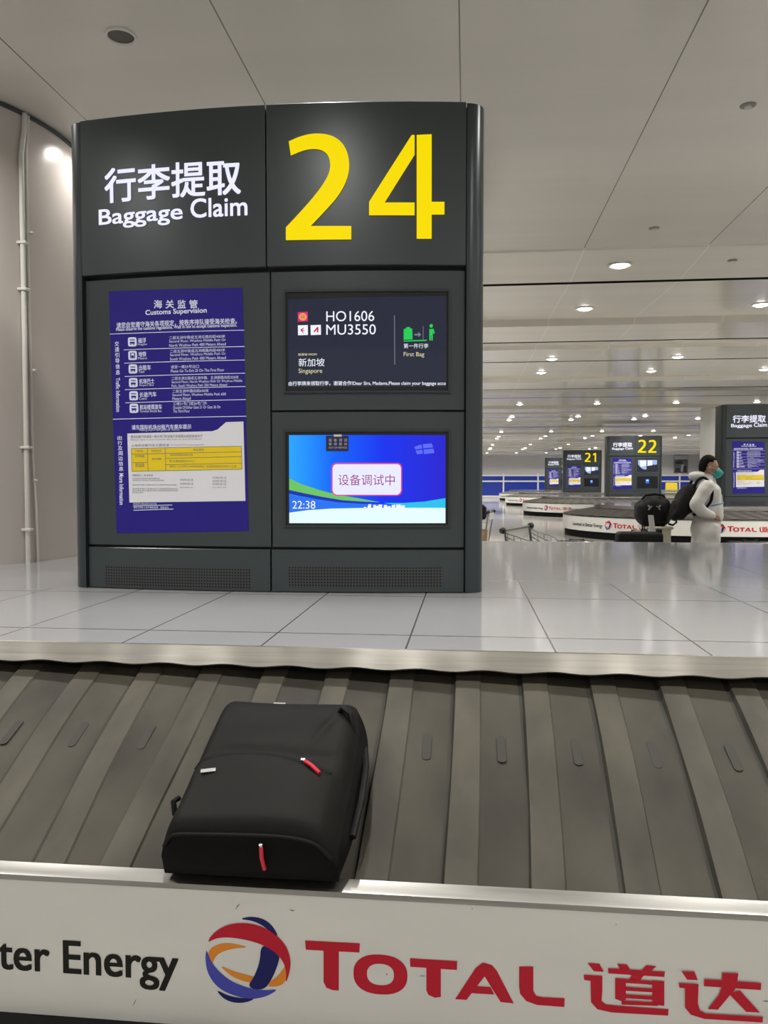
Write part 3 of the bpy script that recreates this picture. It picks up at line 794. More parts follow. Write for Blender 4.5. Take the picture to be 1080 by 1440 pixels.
scr_b = screen_frame(sign, 399, 605, 633, 742)
def blue_display():
    m = mat('display_blue', (.002,.004,.04), .12, emit=(.0,.05,1.0), es=1.0, spec=.3); nt = m.node_tree; bs = nt.nodes['Principled BSDF']
    tc = nt.nodes.new('ShaderNodeTexCoord'); sx = nt.nodes.new('ShaderNodeSeparateXYZ'); nt.links.new(tc.outputs['Object'], sx.inputs[0])
    u0 = A(*kuv(406, 640)).x; u1 = A(*kuv(627, 640)).x
    mr = nt.nodes.new('ShaderNodeMapRange'); mr.inputs[1].default_value = u0; mr.inputs[2].default_value = u1; nt.links.new(sx.outputs[0], mr.inputs[0])
    cr = nt.nodes.new('ShaderNodeValToRGB'); nt.links.new(mr.outputs[0], cr.inputs[0])
    e = cr.color_ramp.elements; e[0].position = 0; e[0].color = (.02,.38,.98,1); e[1].position = 1; e[1].color = (.02,.015,.62,1)
    m2 = e.new(.30); m2.color = (.0,.12,.95,1); m3 = e.new(.6); m3.color = (.005,.03,.86,1)
    nt.links.new(cr.outputs[0], bs.inputs['Emission Color']); return m
S_BLUE = blue_display()
S_LIME = emat('display_lime', (.14,.52,.12), 1.0); S_CYAN = emat('display_cyan', (.02,.50,.80), 1.0); S_LILAC = emat('display_lilac', (.76,.78,.97), 1.0)
S_PINK = emat('display_pink', (.75,.06,.35), .9); S_MID = emat('display_mid_blue', (.02,.16,.85), 1.0); S_ICE = emat('display_ice', (.74,.95,.97), 1.0)
S_DEEP = emat('display_deep_blue', (.01,.03,.40), 1.0); S_FAINT = emat('display_faint', (.10,.14,.85), 1.0); S_PURP = emat('display_purple', (.36,.02,.22), .9)
b = B(); kk = lambda x, y: (390+x*.24074, 590+y*.24074)
S([(68,92),(982,92),(982,606),(70,606)], O1)
b.mi = 1; S([(69,345),(140,378),(250,414),(350,440),(460,458),(600,484),(500,480),(380,472),(260,452),(150,430),(69,412)])
b.mi = 8; S([(69,412),(150,430),(260,452),(380,472),(500,482),(600,486),(500,492),(360,484),(230,466),(120,446),(69,434)])
b.mi = 2; S([(620,488),(740,488),(860,480),(982,460),(982,520),(760,516),(690,500)])
b.mi = 5; S([(69,436),(120,448),(230,468),(360,486),(500,494),(640,496),(760,516),(500,520),(300,522),(70,545)])
b.mi = 7; S([(70,545),(180,530),(320,521),(520,517),(760,516),(982,517),(982,606),(70,606)], O3)
b.mi = 4; S([(340,254),(706,254),(722,262),(729,282),(729,420),(720,438),(704,446),(342,446),(325,438),(316,420),(316,280),(324,262)], .0056)
b.mi = 3; S([(344,262),(702,262),(716,268),(722,286),(722,416),(714,432),(700,440),(346,440),(331,433),(323,416),(323,284),(330,268)], .0064)
b.mi = 10; ST('设备调试中', 356, 686, 322, 386, .0, .0072)
b.mi = 6; ST('22:38', 88, 222, 476, 522, .0, .0056)
b.mi = 6
for (x0, x1, y0_) in ((505,520,512),(532,548,496),(528,536,505),(560,600,506),(590,612,498),(622,640,500),(640,662,508),(668,690,500),(694,720,498),(716,745,503),(560,575,500)): S([(x0,y0_),(x1,y0_-1),(x1,520),(x0,520)], .0056)
b.mi = 9                                                # the desktop's own pale window emblem in the upper right
for pts in ([(800,160),(842,146),(846,170),(806,176)], [(850,145),(902,140),(910,164),(852,169)], [(808,182),(846,177),(850,200),(816,204)], [(854,176),(912,171),(918,196),(856,203)]): S(pts)
b.build('status_display', [S_BLUE, S_LIME, S_CYAN, S_LILAC, S_PINK, S_MID, S_WHITE, S_ICE, S_DEEP, S_FAINT, S_PURP], scr_b, normals=False)

# small out-of-service card taped on the lower screen
b = B(); o_ = .009
cu0, cu1, cz0, cz1 = kquad(b, *kk(284,96), *kk(416,186), o_)
card = empty('notice_card', sign.location + A((cu0+cu1)/2, cz0, o_)); cl = Vector(card.location)-sign.location
b.xf = lambda p: p - cl
curved_panel(b, cu0, cu1, cz0, cz1, o_, .0015, 2, .0003); b.build('card', mat('card_navy', (.016,.016,.06), .5), card)
b = B(); b.xf = lambda p: p - cl
for i, ch in enumerate('设备调试'): ST(ch, 300+30*i, 318+30*i, 112, 130, .012, o_+.0008)
for i, ch in enumerate('暂停服务'): ST(ch, 300+30*i, 318+30*i, 136, 152, .012, o_+.0008)
ST('OUT OF SERVICE', 300, 406, 160, 170, .012, o_+.0008); b.build('lettering', mat('card_print', (.45,.45,.55), .5), card, normals=False)
b = B(); b.xf = lambda p: p - cl; tu0, tu1, tz0, tz1 = kquad(b, *kk(330,88), *kk(376,101), o_+.002); curved_panel(b, tu0, tu1, tz0, tz1, o_+.002, .002, 2, .0002); b.build('tape', mat('tape', (.6,.6,.55), .4), card)
tag(card, 'small dark out of service card taped to the top of the lower blue screen', 'notice card')
tag(sign, 'nearest and largest charcoal baggage claim sign, with yellow number 24', 'sign', 'baggage claim signs')

# ================================================================== THE OTHER CLAIM AREAS BEHIND
em_c = loc_near(fascia_px(348, 1350)).x
PRINTS = [o for o in kids(near_car) if o.name in ('slogan_print', 'emblem_print', 'wordmark_print')]
RF = RIN + .9022
bent = {}
def bent_print(src, s0, xl_rel, dz):
    """the same printing laid along another carousel's fascia, round its left end"""
    k = (src.name, s0, round(xl_rel, 3), dz)
    if k in bent: return bent[k]
    me = src.data.copy(); me.name = src.name
    for v in me.vertices:
        s = v.co.x - em_c + s0
        if s >= 0: v.co = (xl_rel+s, -RF, v.co.z+dz)
        else:
            a = -PI/2 + s/RF; v.co = (xl_rel+RF*math.cos(a), RF*math.sin(a), v.co.z+dz)
    bent[k] = me
    return me
DZ = .17
for (num, yf, xl, kx, ky, which) in (('23', 20.4, 6.44, 7.95, 21.8, 'behind the standing person'), ('22', 34.6, 6.26, 7.41, 36.0, 'under the sign with number 22'),
                                     ('21', 49.9, 6.19, 7.34, 51.3, 'under the sign with number 21'), ('20', 65.2, 6.40, 7.72, 66.8, 'farthest back, before the blue fence')):
    car, fy, fz = carousel('baggage_carousel', xl, xl+14, yf, DZ, 'grey-belted baggage carousel %s' % which)
    for src in PRINTS:
        for s0 in ((-3.2, -.42, 2.5, 5.4) if num in ('23', '22') else (-3.2, -.3)):
            if src.name == 'slogan_print' and num == '23' and s0 > -1: continue
            o = bpy.data.objects.new(src.name, bent_print(src, s0, xl-car.location.x, DZ)); COL.objects.link(o); o.parent = car
    t = copy_tree(sign, skip=('numeral', 'flight_display', 'status_display'))
    t.location = (kx, ky, SLAB+.001)
    numeral(t, '2', 402, 494)
    if num[1] == '1': numeral(t, '1', 536, 592)
    elif num[1] == '0': numeral(t, '0', 518, 622)
    else: numeral(t, num[1], 518, 616)
    frames = [c for c in kids(t) if c.name.startswith('screen_frame')]
    frames.sort(key=lambda c: -max(v.co.z for v in c.data.vertices))
    kk = lambda x, y: (390+x*.24074, 400+y*.24074)
    b = B(); S([(62,70),(986,70),(988,600),(66,602)], O1)
    if num == '23':
        b.mi = 1; S([(100,110),(420,110),(420,230),(100,230)]); S([(100,290),(330,290),(330,380),(100,380)]); S([(80,560),(900,560),(900,592),(80,592)])
        b.mi = 2; S([(500,100),(940,100),(940,520),(500,520)])
    else:
        b.mi = 2; S([(80,90),(470,90),(470,540),(80,500)]); S([(500,90),(960,90),(960,300),(500,380)])  # pale shapes drawn in for the hall's reflection on the screen
        b.mi = 1; S([(160,120),(460,120),(460,360),(200,420)], O3); S([(520,110),(740,110),(740,330),(520,360)], O3)
        b.mi = 0; S([(690,420),(800,280),(830,300),(780,430),(960,360),(960,600),(500,560)], O3); S([(80,300),(180,420),(300,520),(80,540)], .006)
    b.build('flight_display', [S_NIGHT, S_WHITE, S_BLUEW], frames[0], normals=False)
    kk = lambda x, y: (390+x*.24074, 590+y*.24074)
    b = B(); S([(68,92),(982,92),(982,606),(70,606)], O1)
    if num in ('22', '21'):
        b.mi = 1; S([(440,200),(600,200),(600,400),(440,400)]); b.mi = 2; S([(470,230),(570,230),(570,290),(470,290)], O3)
    b.build('status_display', [mat('display_off', (.008,.008,.010), .15), S_MID, S_LILAC], frames[1], normals=False)
    tag(t, {'23': 'charcoal baggage claim sign at the right edge, behind the standing person', '22': 'charcoal baggage claim sign in the distance with yellow number 22',
            '21': 'charcoal baggage claim sign in the distance with yellow number 21', '20': 'farthest charcoal baggage claim sign, half hidden by the sign numbered 21'}[num], 'sign', 'baggage claim signs')

# far pillars, fence, wall poster
M_PILW = mat('white_pillar', (.70,.69,.66), .4)
for (x, y, r) in ((8.76, 30.0, .26), (10.25, 60.6, .26), (34, 45, .4)):
    b = B(); b.lathe([(r, 0), (r, CEIL+.1)], 40, (x, y, 0)); structure(b.build('pillar', M_PILW, smooth=True))
FENCE_Y = 74.0
t = empty('fence', (10, FENCE_Y, 0))
M_FB = mat('fence_blue', (.012,.04,.36), .35); M_FW = mat('fence_white', (.72,.73,.76), .4)
xs = [at_y(px, 680, FENCE_Y).x for px in (611, 659.5, 708, 756.5, 805.5, 854, 904, 955.5, 1005)]
for i, x in enumerate(xs):
    b = B(); b.box((x-10-.07,-.08,0),(x-10+.07,.08,2.32)); b.build('post', M_FW, t)
for (x0, x1) in zip(xs, xs[1:]):
    b = B(); b.box((x0-10+.07,-.02,.30),(x1-10-.07,.02,2.1)); b.build('panel', M_FB, t)
for z in (.22, 1.62, 2.16):
    b = B(); b.box((xs[0]-10,-.10,z-.07),(xs[-1]-10,-.03,z+.07)); b.build('rail', M_FW, t)
tag(t, 'long blue panel fence with white posts across the back of the hall', 'fence')

p0 = at_y(947, 666, 79.95); p1 = at_y(968, 640, 79.95)
t = empty('wall_poster', (p0.x, 79.96, p0.z)); w, h = p1.x-p0.x, p1.z-p0.z
b = B(); b.box((0,-.06,0),(w,.02,h), .01); b.build('frame', mat('poster_frame', (.30,.30,.30), .4), t)
b = B(); b.poly([(.06,-.065,.06),(w-.06,-.065,.06),(w-.06,-.065,h-.06),(.06,-.065,h-.06)])
b.mi = 1
for (x0,x1,z0,z1) in ((.08,.7,.1,.55),(.85,1.3,.1,.75),(.1,.9,.95,1.2),(.3,1.2,1.25,1.33)): b.poly([(x0,-.068,z0),(x1,-.068,z0),(x1-.1,-.068,z1),(x0+.1,-.068,z1)])
b.mi = 2
for (x0,x1,z0,z1) in ((.06,w-.06,h-.42,h-.06),(.7,1.0,.2,.9)): b.poly([(x0,-.067,z0),(x1,-.067,z0),(x1,-.067,z1),(x0,-.067,z1)])
b.build('picture', [mat('picture_grey', (.13,.13,.13), .5), mat('picture_dark', (.02,.02,.02), .5), mat('picture_light', (.42,.42,.43), .5)], t, normals=False)
tag(t, 'framed grey poster on the far wall above the blue fence', 'poster')

p0 = at_y(944, 690.5, 68); p1 = at_y(961, 681, 68)
t = empty('folding_sign', ((p0.x+p1.x)/2, 69.9, SLAB)); w = p1.x-p0.x; 
b = B(); b.box((-w/2,-.03,.0),(w/2,.03,.62), .02, Matrix.Rotation(.18,3,'X'), (0,0,.62)); b.build('front_board', mat('sign_yellow', (.75,.58,.02), .4), t)
b = B(); b.box((-w/2,-.03,.0),(w/2,.03,.62), .02, Matrix.Rotation(-.18,3,'X'), (0,0,.62)); b.build('back_board', MATS['sign_yellow'], t)
b = B(); b.poly([(-.22,-.10,.18),(.2,-.10,.16),(.22,-.065,.38),(-.16,-.065,.42)]); b.build('notice_print', mat('notice_pink', (.75,.45,.25), .5), t)
tag(t, 'yellow folding notice board far back, before the blue fence', 'notice board')

# ================================================================== LUGGAGE TROLLEYS AND BAGS BEYOND THE NEAREST CAROUSEL
M_TUBE = mat('trolley_metal', (.26,.26,.255), .35, .8)
M_CREAM = mat('trolley_cream', (.58,.54,.42), .5)
M_GRIP = mat('black_rubber', (.014,.014,.015), .5)
M_AD = mat('trolley_board', (.70,.70,.68), .4)
def trolley(loc, rz, label, tilt=0.0, roll=0.0, loaded=False):
    t = empty('luggage_trolley', loc, (roll, tilt, rz))
    b = B()
    for s in (-1, 1):
        b.tube([(0,s*.27,.86),(.03,s*.27,.60),(.10,s*.26,.18),(.5,s*.22,.13),(.95,s*.12,.12)], .016, 8)
    b.tube([(.95,-.12,.12),(.99,0,.12),(.95,.12,.12)], .016, 8)
    for x in (.2, .4, .6, .8): b.tube([(x,-.23,.145),(x,.23,.145)], .010, 6)
    b.build('base_frame', M_TUBE, t, smooth=True)
    if not loaded:
      b = B()
      for s in (-1, 1):
        for k in range(4): b.tube([(.02,s*.27,.82-.05*k),(.45,s*.25,.72-.09*k),(.55,s*.24,.60-.09*k)], .008, 6)
        for k in range(5): b.tube([(.04+.11*k,s*.262,.82-.03*k),(.05+.11*k,s*.26,.56-.03*k)], .005, 6)
      for k in range(6): b.tube([(.06,-.26+.104*k,.60),(.55,-.24+.096*k,.40)], .005, 6)
      b.build('wire_basket', M_TUBE, t, smooth=True)
    b = B(); b.tube([(0,-.30,.86),(0,.30,.86)], .015, 10); b.build('handle_bar', M_TUBE, t, smooth=True)
    for s in (-1, 1):
        b = B(); b.lathe([(0,-.04),(.03,-.038),(.045,-.015),(.045,.015),(.03,.038),(0,.04)], 16, (0,s*.31,.86), 'Y'); b.build('grip', M_GRIP, t, smooth=True)
    b = B(); b.box((-.022,-.25,.70),(-.008,.25,.845), .004); b.build('advert_board', M_AD, t)
    for (x, y) in ((.1,-.26),(.1,.26),(.92,0)):
        b = B(); b.lathe([(0,-.02),(.05,-.02),(.06,-.012),(.06,.012),(.05,.02),(0,.02)], 18, (x,y,.06), 'Y'); b.build('wheel', M_GRIP, t, smooth=True)
    tag(t, label, 'luggage trolley', 'luggage trolleys')
    return t
ga = at_y(711.5, 748.5, 10.75); gb = at_y(749.5, 744, 11.2)
trolley(((ga.x+gb.x)/2, 11.0, 0), math.atan2(gb.y-ga.y, gb.x-ga.x)-PI/2, 'empty silver luggage trolley with black round grips, right of the nearest sign', roll=math.radians(4))
trolley((at_y(690, 740, 17.0).x, 17.0, 0), PI*.93, 'silver luggage trolley loaded with a brown box, half hidden behind the nearest sign', loaded=True)
c = at_y(684, 750, 16.9)
t = empty('cardboard_box', (c.x-.30, 17.0, .163)); b = B(); b.box((-.32,-.22,0),(.32,.22,.32), .006); b.build('carton', mat('cardboard', (.42,.25,.10), .7), t)
b = B(); b.box((-.321,-.03,.3195),(.321,.03,.322)); b.box((-.03,-.222,.18),(.03,-.2195,.32)); b.build('packing_tape', mat('packing_tape', (.5,.36,.2), .3), t)
tag(t, 'brown cardboard box on the trolley beside the nearest sign', 'box')
t = empty('white_box', (c.x-.30, 17.0, .487)); b = B(); b.box((-.30,-.2,0),(.30,.2,.16), .02); b.build('tub', mat('foam_white', (.70,.69,.66), .6), t)
b = B(); b.box((-.31,-.21,.16),(.31,.21,.20), .015); b.build('lid', MATS['foam_white'], t)
tag(t, 'white box stacked on the brown cardboard box', 'box')

M_BAGK = mat('bag_fabric_black', (.007,.007,.0075), .7, spec=.3, bump=((18,18,18), .35, .01))
M_STRAP = mat('bag_strap', (.005,.005,.0055), .6, spec=.2)
M_GREYL = mat('logo_grey', (.36,.36,.35), .5)
def blob(b, c, half, r=.6, n=14, fn=None, rot=None):
    """rounded box / cushion: superellipsoid with exponent r"""
    e = lambda v, p: math.copysign(abs(v)**p, v)
    rows = []
    for i in range(2*n):
        th = -PI+PI*i/n; row = []
        for j in range(n+1):
            ph = -PI/2+PI*j/n
            x = e(math.cos(ph), r)*e(math.cos(th), r); y = e(math.cos(ph), r)*e(math.sin(th), r); z = e(math.sin(ph), r)
            p = Vector((x*half[0], y*half[1], z*half[2]))
            if fn: p = fn(p, x, y, z)
            if rot: p = rot @ p
            row.append(p + Vector(c))
        rows.append(row)
    b.grid(rows, close_u=True)
# soft bag on the white box
t = empty('black_bag', (c.x-.26, 17.0, .69)); b = B(); blob(b, (0,0,.172), (.27,.2,.17), .5, 12, lambda p,x,y,z: p+Vector((.0,.0,.02*math.sin(5*x)))); b.build('body', M_BAGK, t, smooth=60)
b = B(); b.tube([(-.12,-.06,.32),(-.1,-.06,.40),(.1,-.06,.40),(.12,-.06,.32)], .012, 8); b.build('handle', M_STRAP, t, smooth=True)
tag(t, 'soft black bag on top of the boxes beside the nearest sign', 'bag')

def suitcase(x, y, w, d, h, label, rz=0.0, name='suitcase'):
    t = empty(name, (x, y, 0), (0, 0, rz))
    b = B(); b.box((-w/2,-d/2,.06),(w/2,d/2,h), .045)
    for k in range(5): b.box((-w/2+.06+k*(w-.14)/4.4,-d/2-.006,.14),(-w/2+.085+k*(w-.14)/4.4,-d/2+.01,h-.10), .004)
    b.build('shell', mat('suitcase_black', (.006,.006,.0065), .55, spec=.2), t, smooth=40)
    for sx_ in (-1, 1):
        for sy_ in (-1, 1):
            b = B(); b.lathe([(0,-.012),(.03,-.012),(.03,.012),(0,.012)], 14, (sx_*(w/2-.06), sy_*(d/2-.05), .03), 'X'); b.build('wheel', M_GRIP, t, smooth=30)
    b = B(); b.tube([(-.09,0,h-.01),(-.085,0,h+.018),(.085,0,h+.018),(.09,0,h-.01)], .010, 8); b.build('carry_handle', M_STRAP, t, smooth=True)
    return tag(t, label, 'suitcase', 'black suitcases beyond the carousel')
p = at_y(898.5, 748, 9.85); suitcase(p.x, 9.85, .53, .28, .885, 'black suitcase under the duffel bag, in front of the trolley')
p = at_y(811, 759, 9.80); suitcase(p.x, 9.80, .46, .26, .772, 'black suitcase of which only the top edge shows, right of the empty trolley')
p = at_y(1056, 759, 9.80); suitcase(p.x, 9.80, .52, .28, .778, 'black suitcase of which only the top shows, at the right edge beyond the person')

# loaded trolley beside the person: cream uprights, tray, pale lever
TY = 10.45
q = lambda px, py, dy=0: at_y(px, py, TY+dy)
c = q(920, 745); t = empty('luggage_trolley', (c.x, TY, 0)); ox = c.x
b = B(); e0 = q(925, 743).x-ox; e1 = q(937, 743).x-ox
b.box((e0,-.24,.18),(e1,-.20,.90), .006); b.box((e0,.20,.18),(e1,.24,.90), .006); b.build('upright', M_CREAM, t)
b = B(); b.box((-.16,-.25,.895),(.18,.25,.925), .008); b.build('tray', M_CREAM, t)
b = B(); x0, x1 = q(907,735).x-ox, q(928,735).x-ox; b.box((x0,-.22,.79),(x1,.22,.893), .012)
for k in range(5): b.box((x0+.02+k*.036,-.226,.80),(x0+.035+k*.036,-.218,.885))
b.build('basket', M_GRIP, t)
b = B(); a0, a1 = q(915.5,724.5,-.32)-Vector((ox,TY,0)), q(917.6,745,-.32)-Vector((ox,TY,0))
b.prism([a0+Vector((-.03,0,0)), a0+Vector((.03,0,.0)), a1+Vector((.035,0,0)), a1+Vector((-.03,0,0))], (0,.03,0)); b.box((a1.x-.03,a1.y,a1.z-.03),(a1.x+.04,.0-.2,a1.z)); b.build('brake_lever', M_AD, t)
b = B()
for s in (-1, 1): b.tube([(e1-.03,s*.22,.2),(.1,s*.22,.15),(-.7,s*.15,.13)], .018, 8)
b.tube([(-.7,-.15,.13),(-.74,0,.13),(-.7,.15,.13)], .018, 8); b.build('base_frame', M_TUBE, t, smooth=True)
for (x, y) in ((e0+.04,-.22),(e0+.04,.22),(-.68,0)):
    b = B(); b.lathe([(0,-.02),(.05,-.02),(.06,-.012),(.06,.012),(.05,.02),(0,.02)], 18, (x,y,.06), 'Y'); b.build('wheel', M_GRIP, t, smooth=True)
tag(t, 'cream luggage trolley left of the person, carrying the black duffel bag', 'luggage trolley', 'luggage trolleys')

# black duffel bag with a pale emblem
d0 = q(893, 735); d1 = q(943, 696); cz = .934; cx_ = (d0.x+d1.x)/2; hw = (d1.x-d0.x)/2
t = empty('duffel_bag', (cx_, TY, cz))
hgt = d1.z-cz
def crumple(p, x, y, z):
    f = 1-.32*max(0, -x)**2*max(0, z+.3)
    return Vector((p.x, p.y, p.z*f)) + Vector((.006*math.sin(9*z+4*x), .012*math.sin(11*x+3*z), .014*math.sin(8*x+5*y)+.008*math.sin(19*x)))
b = B(); blob(b, (0,0,hgt*.46), (hw,.19,hgt*.47), .62, 20, crumple); b.build('body', M_BAGK, t, smooth=60)
b = B(); b.tube([(-.14,-.02,hgt*.86),(-.10,-.05,hgt*.99),(.02,-.06,hgt*1.03),(.12,-.05,hgt*.98),(.15,-.02,hgt*.84)], .016, 8); b.build('grab_handle', M_STRAP, t, smooth=True)
b = B(); b.tube([(.17,-.17,hgt*.62),(.235,-.19,hgt*.40),(.245,-.20,hgt*.12),(.20,-.20,.012),(.15,-.195,.03)], .014, 8); b.build('shoulder_strap', M_STRAP, t, smooth=True)
b = B(); b.tube([(-.17,-.17,.06),(-.165,-.19,-.02),(-.18,-.19,-.075)], .010, 6); b.tube([(-.15,-.17,.05),(-.142,-.19,-.02),(-.145,-.19,-.065)], .008, 6); b.build('loose_strap', M_STRAP, t, smooth=True)
b = B()
lx = q(915, 713).x - cx_; lz = q(920, 713).z - cz
for (xo, flip) in ((-.055, 1), (.055, -1)):
    for pts in ([(-.028,.030),(-.010,.034),(.004,.004),(-.010,-.004)], [(-.022,-.034),(-.004,-.030),(.014,.004),(.0,.010)], [(.006,.010),(.024,.022),(.028,.012),(.012,-.002)]):
        b.prism([(lx+xo+flip*x, -.212, lz+z) for x, z in pts], (0,.03,0))
b.build('emblem', M_GREYL, t)
tag(t, 'black duffel bag with pale emblem, on the trolley left of the person', 'duffel bag')

# ================================================================== PERSON IN A WHITE COVERALL
def skin_mesh(name, verts, edges, radii, m, parent, voxel=None, extra=None, sub=2, root=0, smooth=True):
    me = bpy.data.meshes.new(name); me.from_pydata([tuple(v) for v in verts], edges, []); me.update()
    o = bpy.data.objects.new(name, me); COL.objects.link(o)
    o.modifiers.new('skin', 'SKIN'); sd = o.modifiers.new('sub', 'SUBSURF'); sd.levels = sub; sd.render_levels = sub
    sv = me.skin_vertices[0].data
    for i, r in enumerate(radii):
        sv[i].radius = (r, r) if not isinstance(r, tuple) else r; sv[i].use_root = (i == root)
    dg = bpy.context.evaluated_depsgraph_get(); dg.update()
    m2 = bpy.data.meshes.new_from_object(o.evaluated_get(dg)); bpy.data.objects.remove(o)
    if extra or voxel:
        bm = bmesh.new(); bm.from_mesh(m2)
        if extra:
            for e in extra:
                tmp = bpy.data.meshes.new('x'); bmesh.ops.recalc_face_normals(e.bm, faces=e.bm.faces); e.bm.to_mesh(tmp); e.bm.free(); bm.from_mesh(tmp); bpy.data.meshes.remove(tmp)
        bm.to_mesh(m2); bm.free()
        if voxel:
            o = bpy.data.objects.new('tmp', m2); COL.objects.link(o)
            rm = o.modifiers.new('rm', 'REMESH'); rm.mode = 'VOXEL'; rm.voxel_size = voxel
            sm = o.modifiers.new('sm', 'SMOOTH'); sm.iterations = 4; sm.factor = .5
            dg = bpy.context.evaluated_depsgraph_get(); dg.update()
            m3 = bpy.data.meshes.new_from_object(o.evaluated_get(dg)); bpy.data.objects.remove(o); m2 = m3
    m2.name = name; m2.materials.clear(); m2.materials.append(m)
    for p in m2.polygons: p.use_smooth = smooth
    o = bpy.data.objects.new(name, m2); COL.objects.link(o); o.parent = parent
    return o

GY = 10.0
px0 = at_y(992, 740, GY).x
person = empty('person', (px0, GY, 0))
J = lambda px, py, y=0.0: (at_y(px, py, GY+y).x-px0, y, at_y(px, py, GY+y).z)
M_SKIN = mat('skin', (.42,.24,.16), .5)
M_COV = mat('white_coverall', (.74,.73,.70), .6, bump=((14,14,9), .5, .012))
M_HAIR = mat('black_hair', (.004,.0035,.0035), .7, spec=.15, bump=((60,60,60), .4, .004))
M_MASK = mat('teal_mask', (.02,.36,.35), .6)
# joints, local metres (x forward = right in the photo, y away from the camera)
hx, hz = J(996.5, 658)[0], J(996.5, 657)[2]
nz_ = hz-.17
jn = {'pelvis': (.0,0,.96), 'waist': (.015,0,1.12), 'chest': (.0,0,1.32), 'upper': (-.01,0,1.44), 'neck': (.01,0,nz_+.0), 'head': (hx,0,hz-.06)}
V, E, Rr = [], [], []
def add(p, r, link=None):
    V.append(p); Rr.append(r); i = len(V)-1
    if link is not None: E.append((link, i))
    return i
iP = add(jn['pelvis'], .11); iW = add(jn['waist'], .105, iP); iC = add(jn['chest'], .12, iW); iU = add(jn['upper'], .10, iC); iN = add(jn['neck'], .056, iU); iH = add(jn['head'], .06, iN)
ARM = {}
for s in (-1, 1):
    h = add((0, s*.10, .90), .085, iP); k = add((.015, s*.11, .50), .058, h); a_ = add((-.01, s*.11, .10), .042, k); f = add((.08, s*.12, .045), .036, a_); add((.17, s*.125, .032), .028, f)
    sh = add((-.04, s*.185, 1.44), .058, iU)
    el = add((-.19, s*.25, 1.205), .042, sh)
    wr = add((-.02, s*.225, 1.090), .030, el); pm = add((.03, s*.215, 1.078), .030, wr); ARM[s] = pm
    tips = []
    for fi, (dy, L) in enumerate(((-.030,.075),(-.010,.085),(.010,.080),(.030,.065))):
        b0 = add((.055, s*.215+dy*.3-.002*fi, 1.07+dy*.9), .0095, pm); b1 = add((.055+L*.5, s*.205, 1.058+dy*.9), .0088, b0); add((.055+L*.8, s*.180, 1.04+dy*.9), .008, b1)
    t0 = add((.04, s*.195, 1.105), .011, pm); add((.075, s*.19, 1.12), .009, t0)
head = B()
def headfn(p, x, y, z):
    q_ = Vector(p)
    if z < 0: q_.x = q_.x*(1+.05*z)+.02*(-z); q_.y *= 1+.28*z          # narrower jaw, pushed forward
    if x > .6 and -.35 < z < .25: pass
    return q_
blob(head, (hx, 0, hz), (.112, .082, .132), 1.0, 16, headfn)
blob(head, (hx+.118, 0, hz-.030), (.022, .016, .028), 1.0, 8)           # nose
blob(head, (hx+.092, 0, hz+.018), (.022, .055, .012), 1.0, 8)           # brow
for s in (-1, 1): blob(head, (hx-.012, s*.084, hz-.022), (.020, .012, .034), 1.0, 8)   # ears
body = skin_mesh('body', V, E, Rr, M_SKIN, person, voxel=.0085, extra=[head])
for s in (-1, 1):
    b = B(); blob(b, (hx+.094, s*.034, hz+.002), (.012,.014,.008), 1.0, 8); b.build('eye', mat('eye_dark', (.02,.015,.012), .2), person, smooth=True)
# coverall: one garment from hood to ankles
def limb(parts, pts, n=16):
    """tapered closed tube through (point, radius x, radius y) rings with rounded ends"""
    for (p0_, r0), (p1_, r1) in zip(pts, pts[1:]):
        p0_, p1_ = Vector(p0_), Vector(p1_); L0 = (p1_-p0_).length; k_ = max(4, int(L0/.03))
        e = B(); ax = (p1_-p0_).normalized(); up = Vector((0,1,0)) if abs(ax.y) < .9 else Vector((1,0,0)); a = ax.cross(up).normalized(); c_ = ax.cross(a).normalized()
        rows = []
        prof_ = [(p0_-ax*r0*math.cos(PI/2*i/5), r0*math.sin(PI/2*i/5)) for i in range(6)] + [(p0_+(p1_-p0_)*i/k_, r0+(r1-r0)*i/k_) for i in range(1, k_)] + [(p1_+ax*r1*math.sin(PI/2*i/5), r1*math.cos(PI/2*i/5)) for i in range(6)]
        for j in range(n): rows.append([q_+(a*math.cos(2*PI*j/n)+c_*math.sin(2*PI*j/n))*r for (q_, r) in prof_])
        e.grid(rows, close_u=True); parts.append(e)
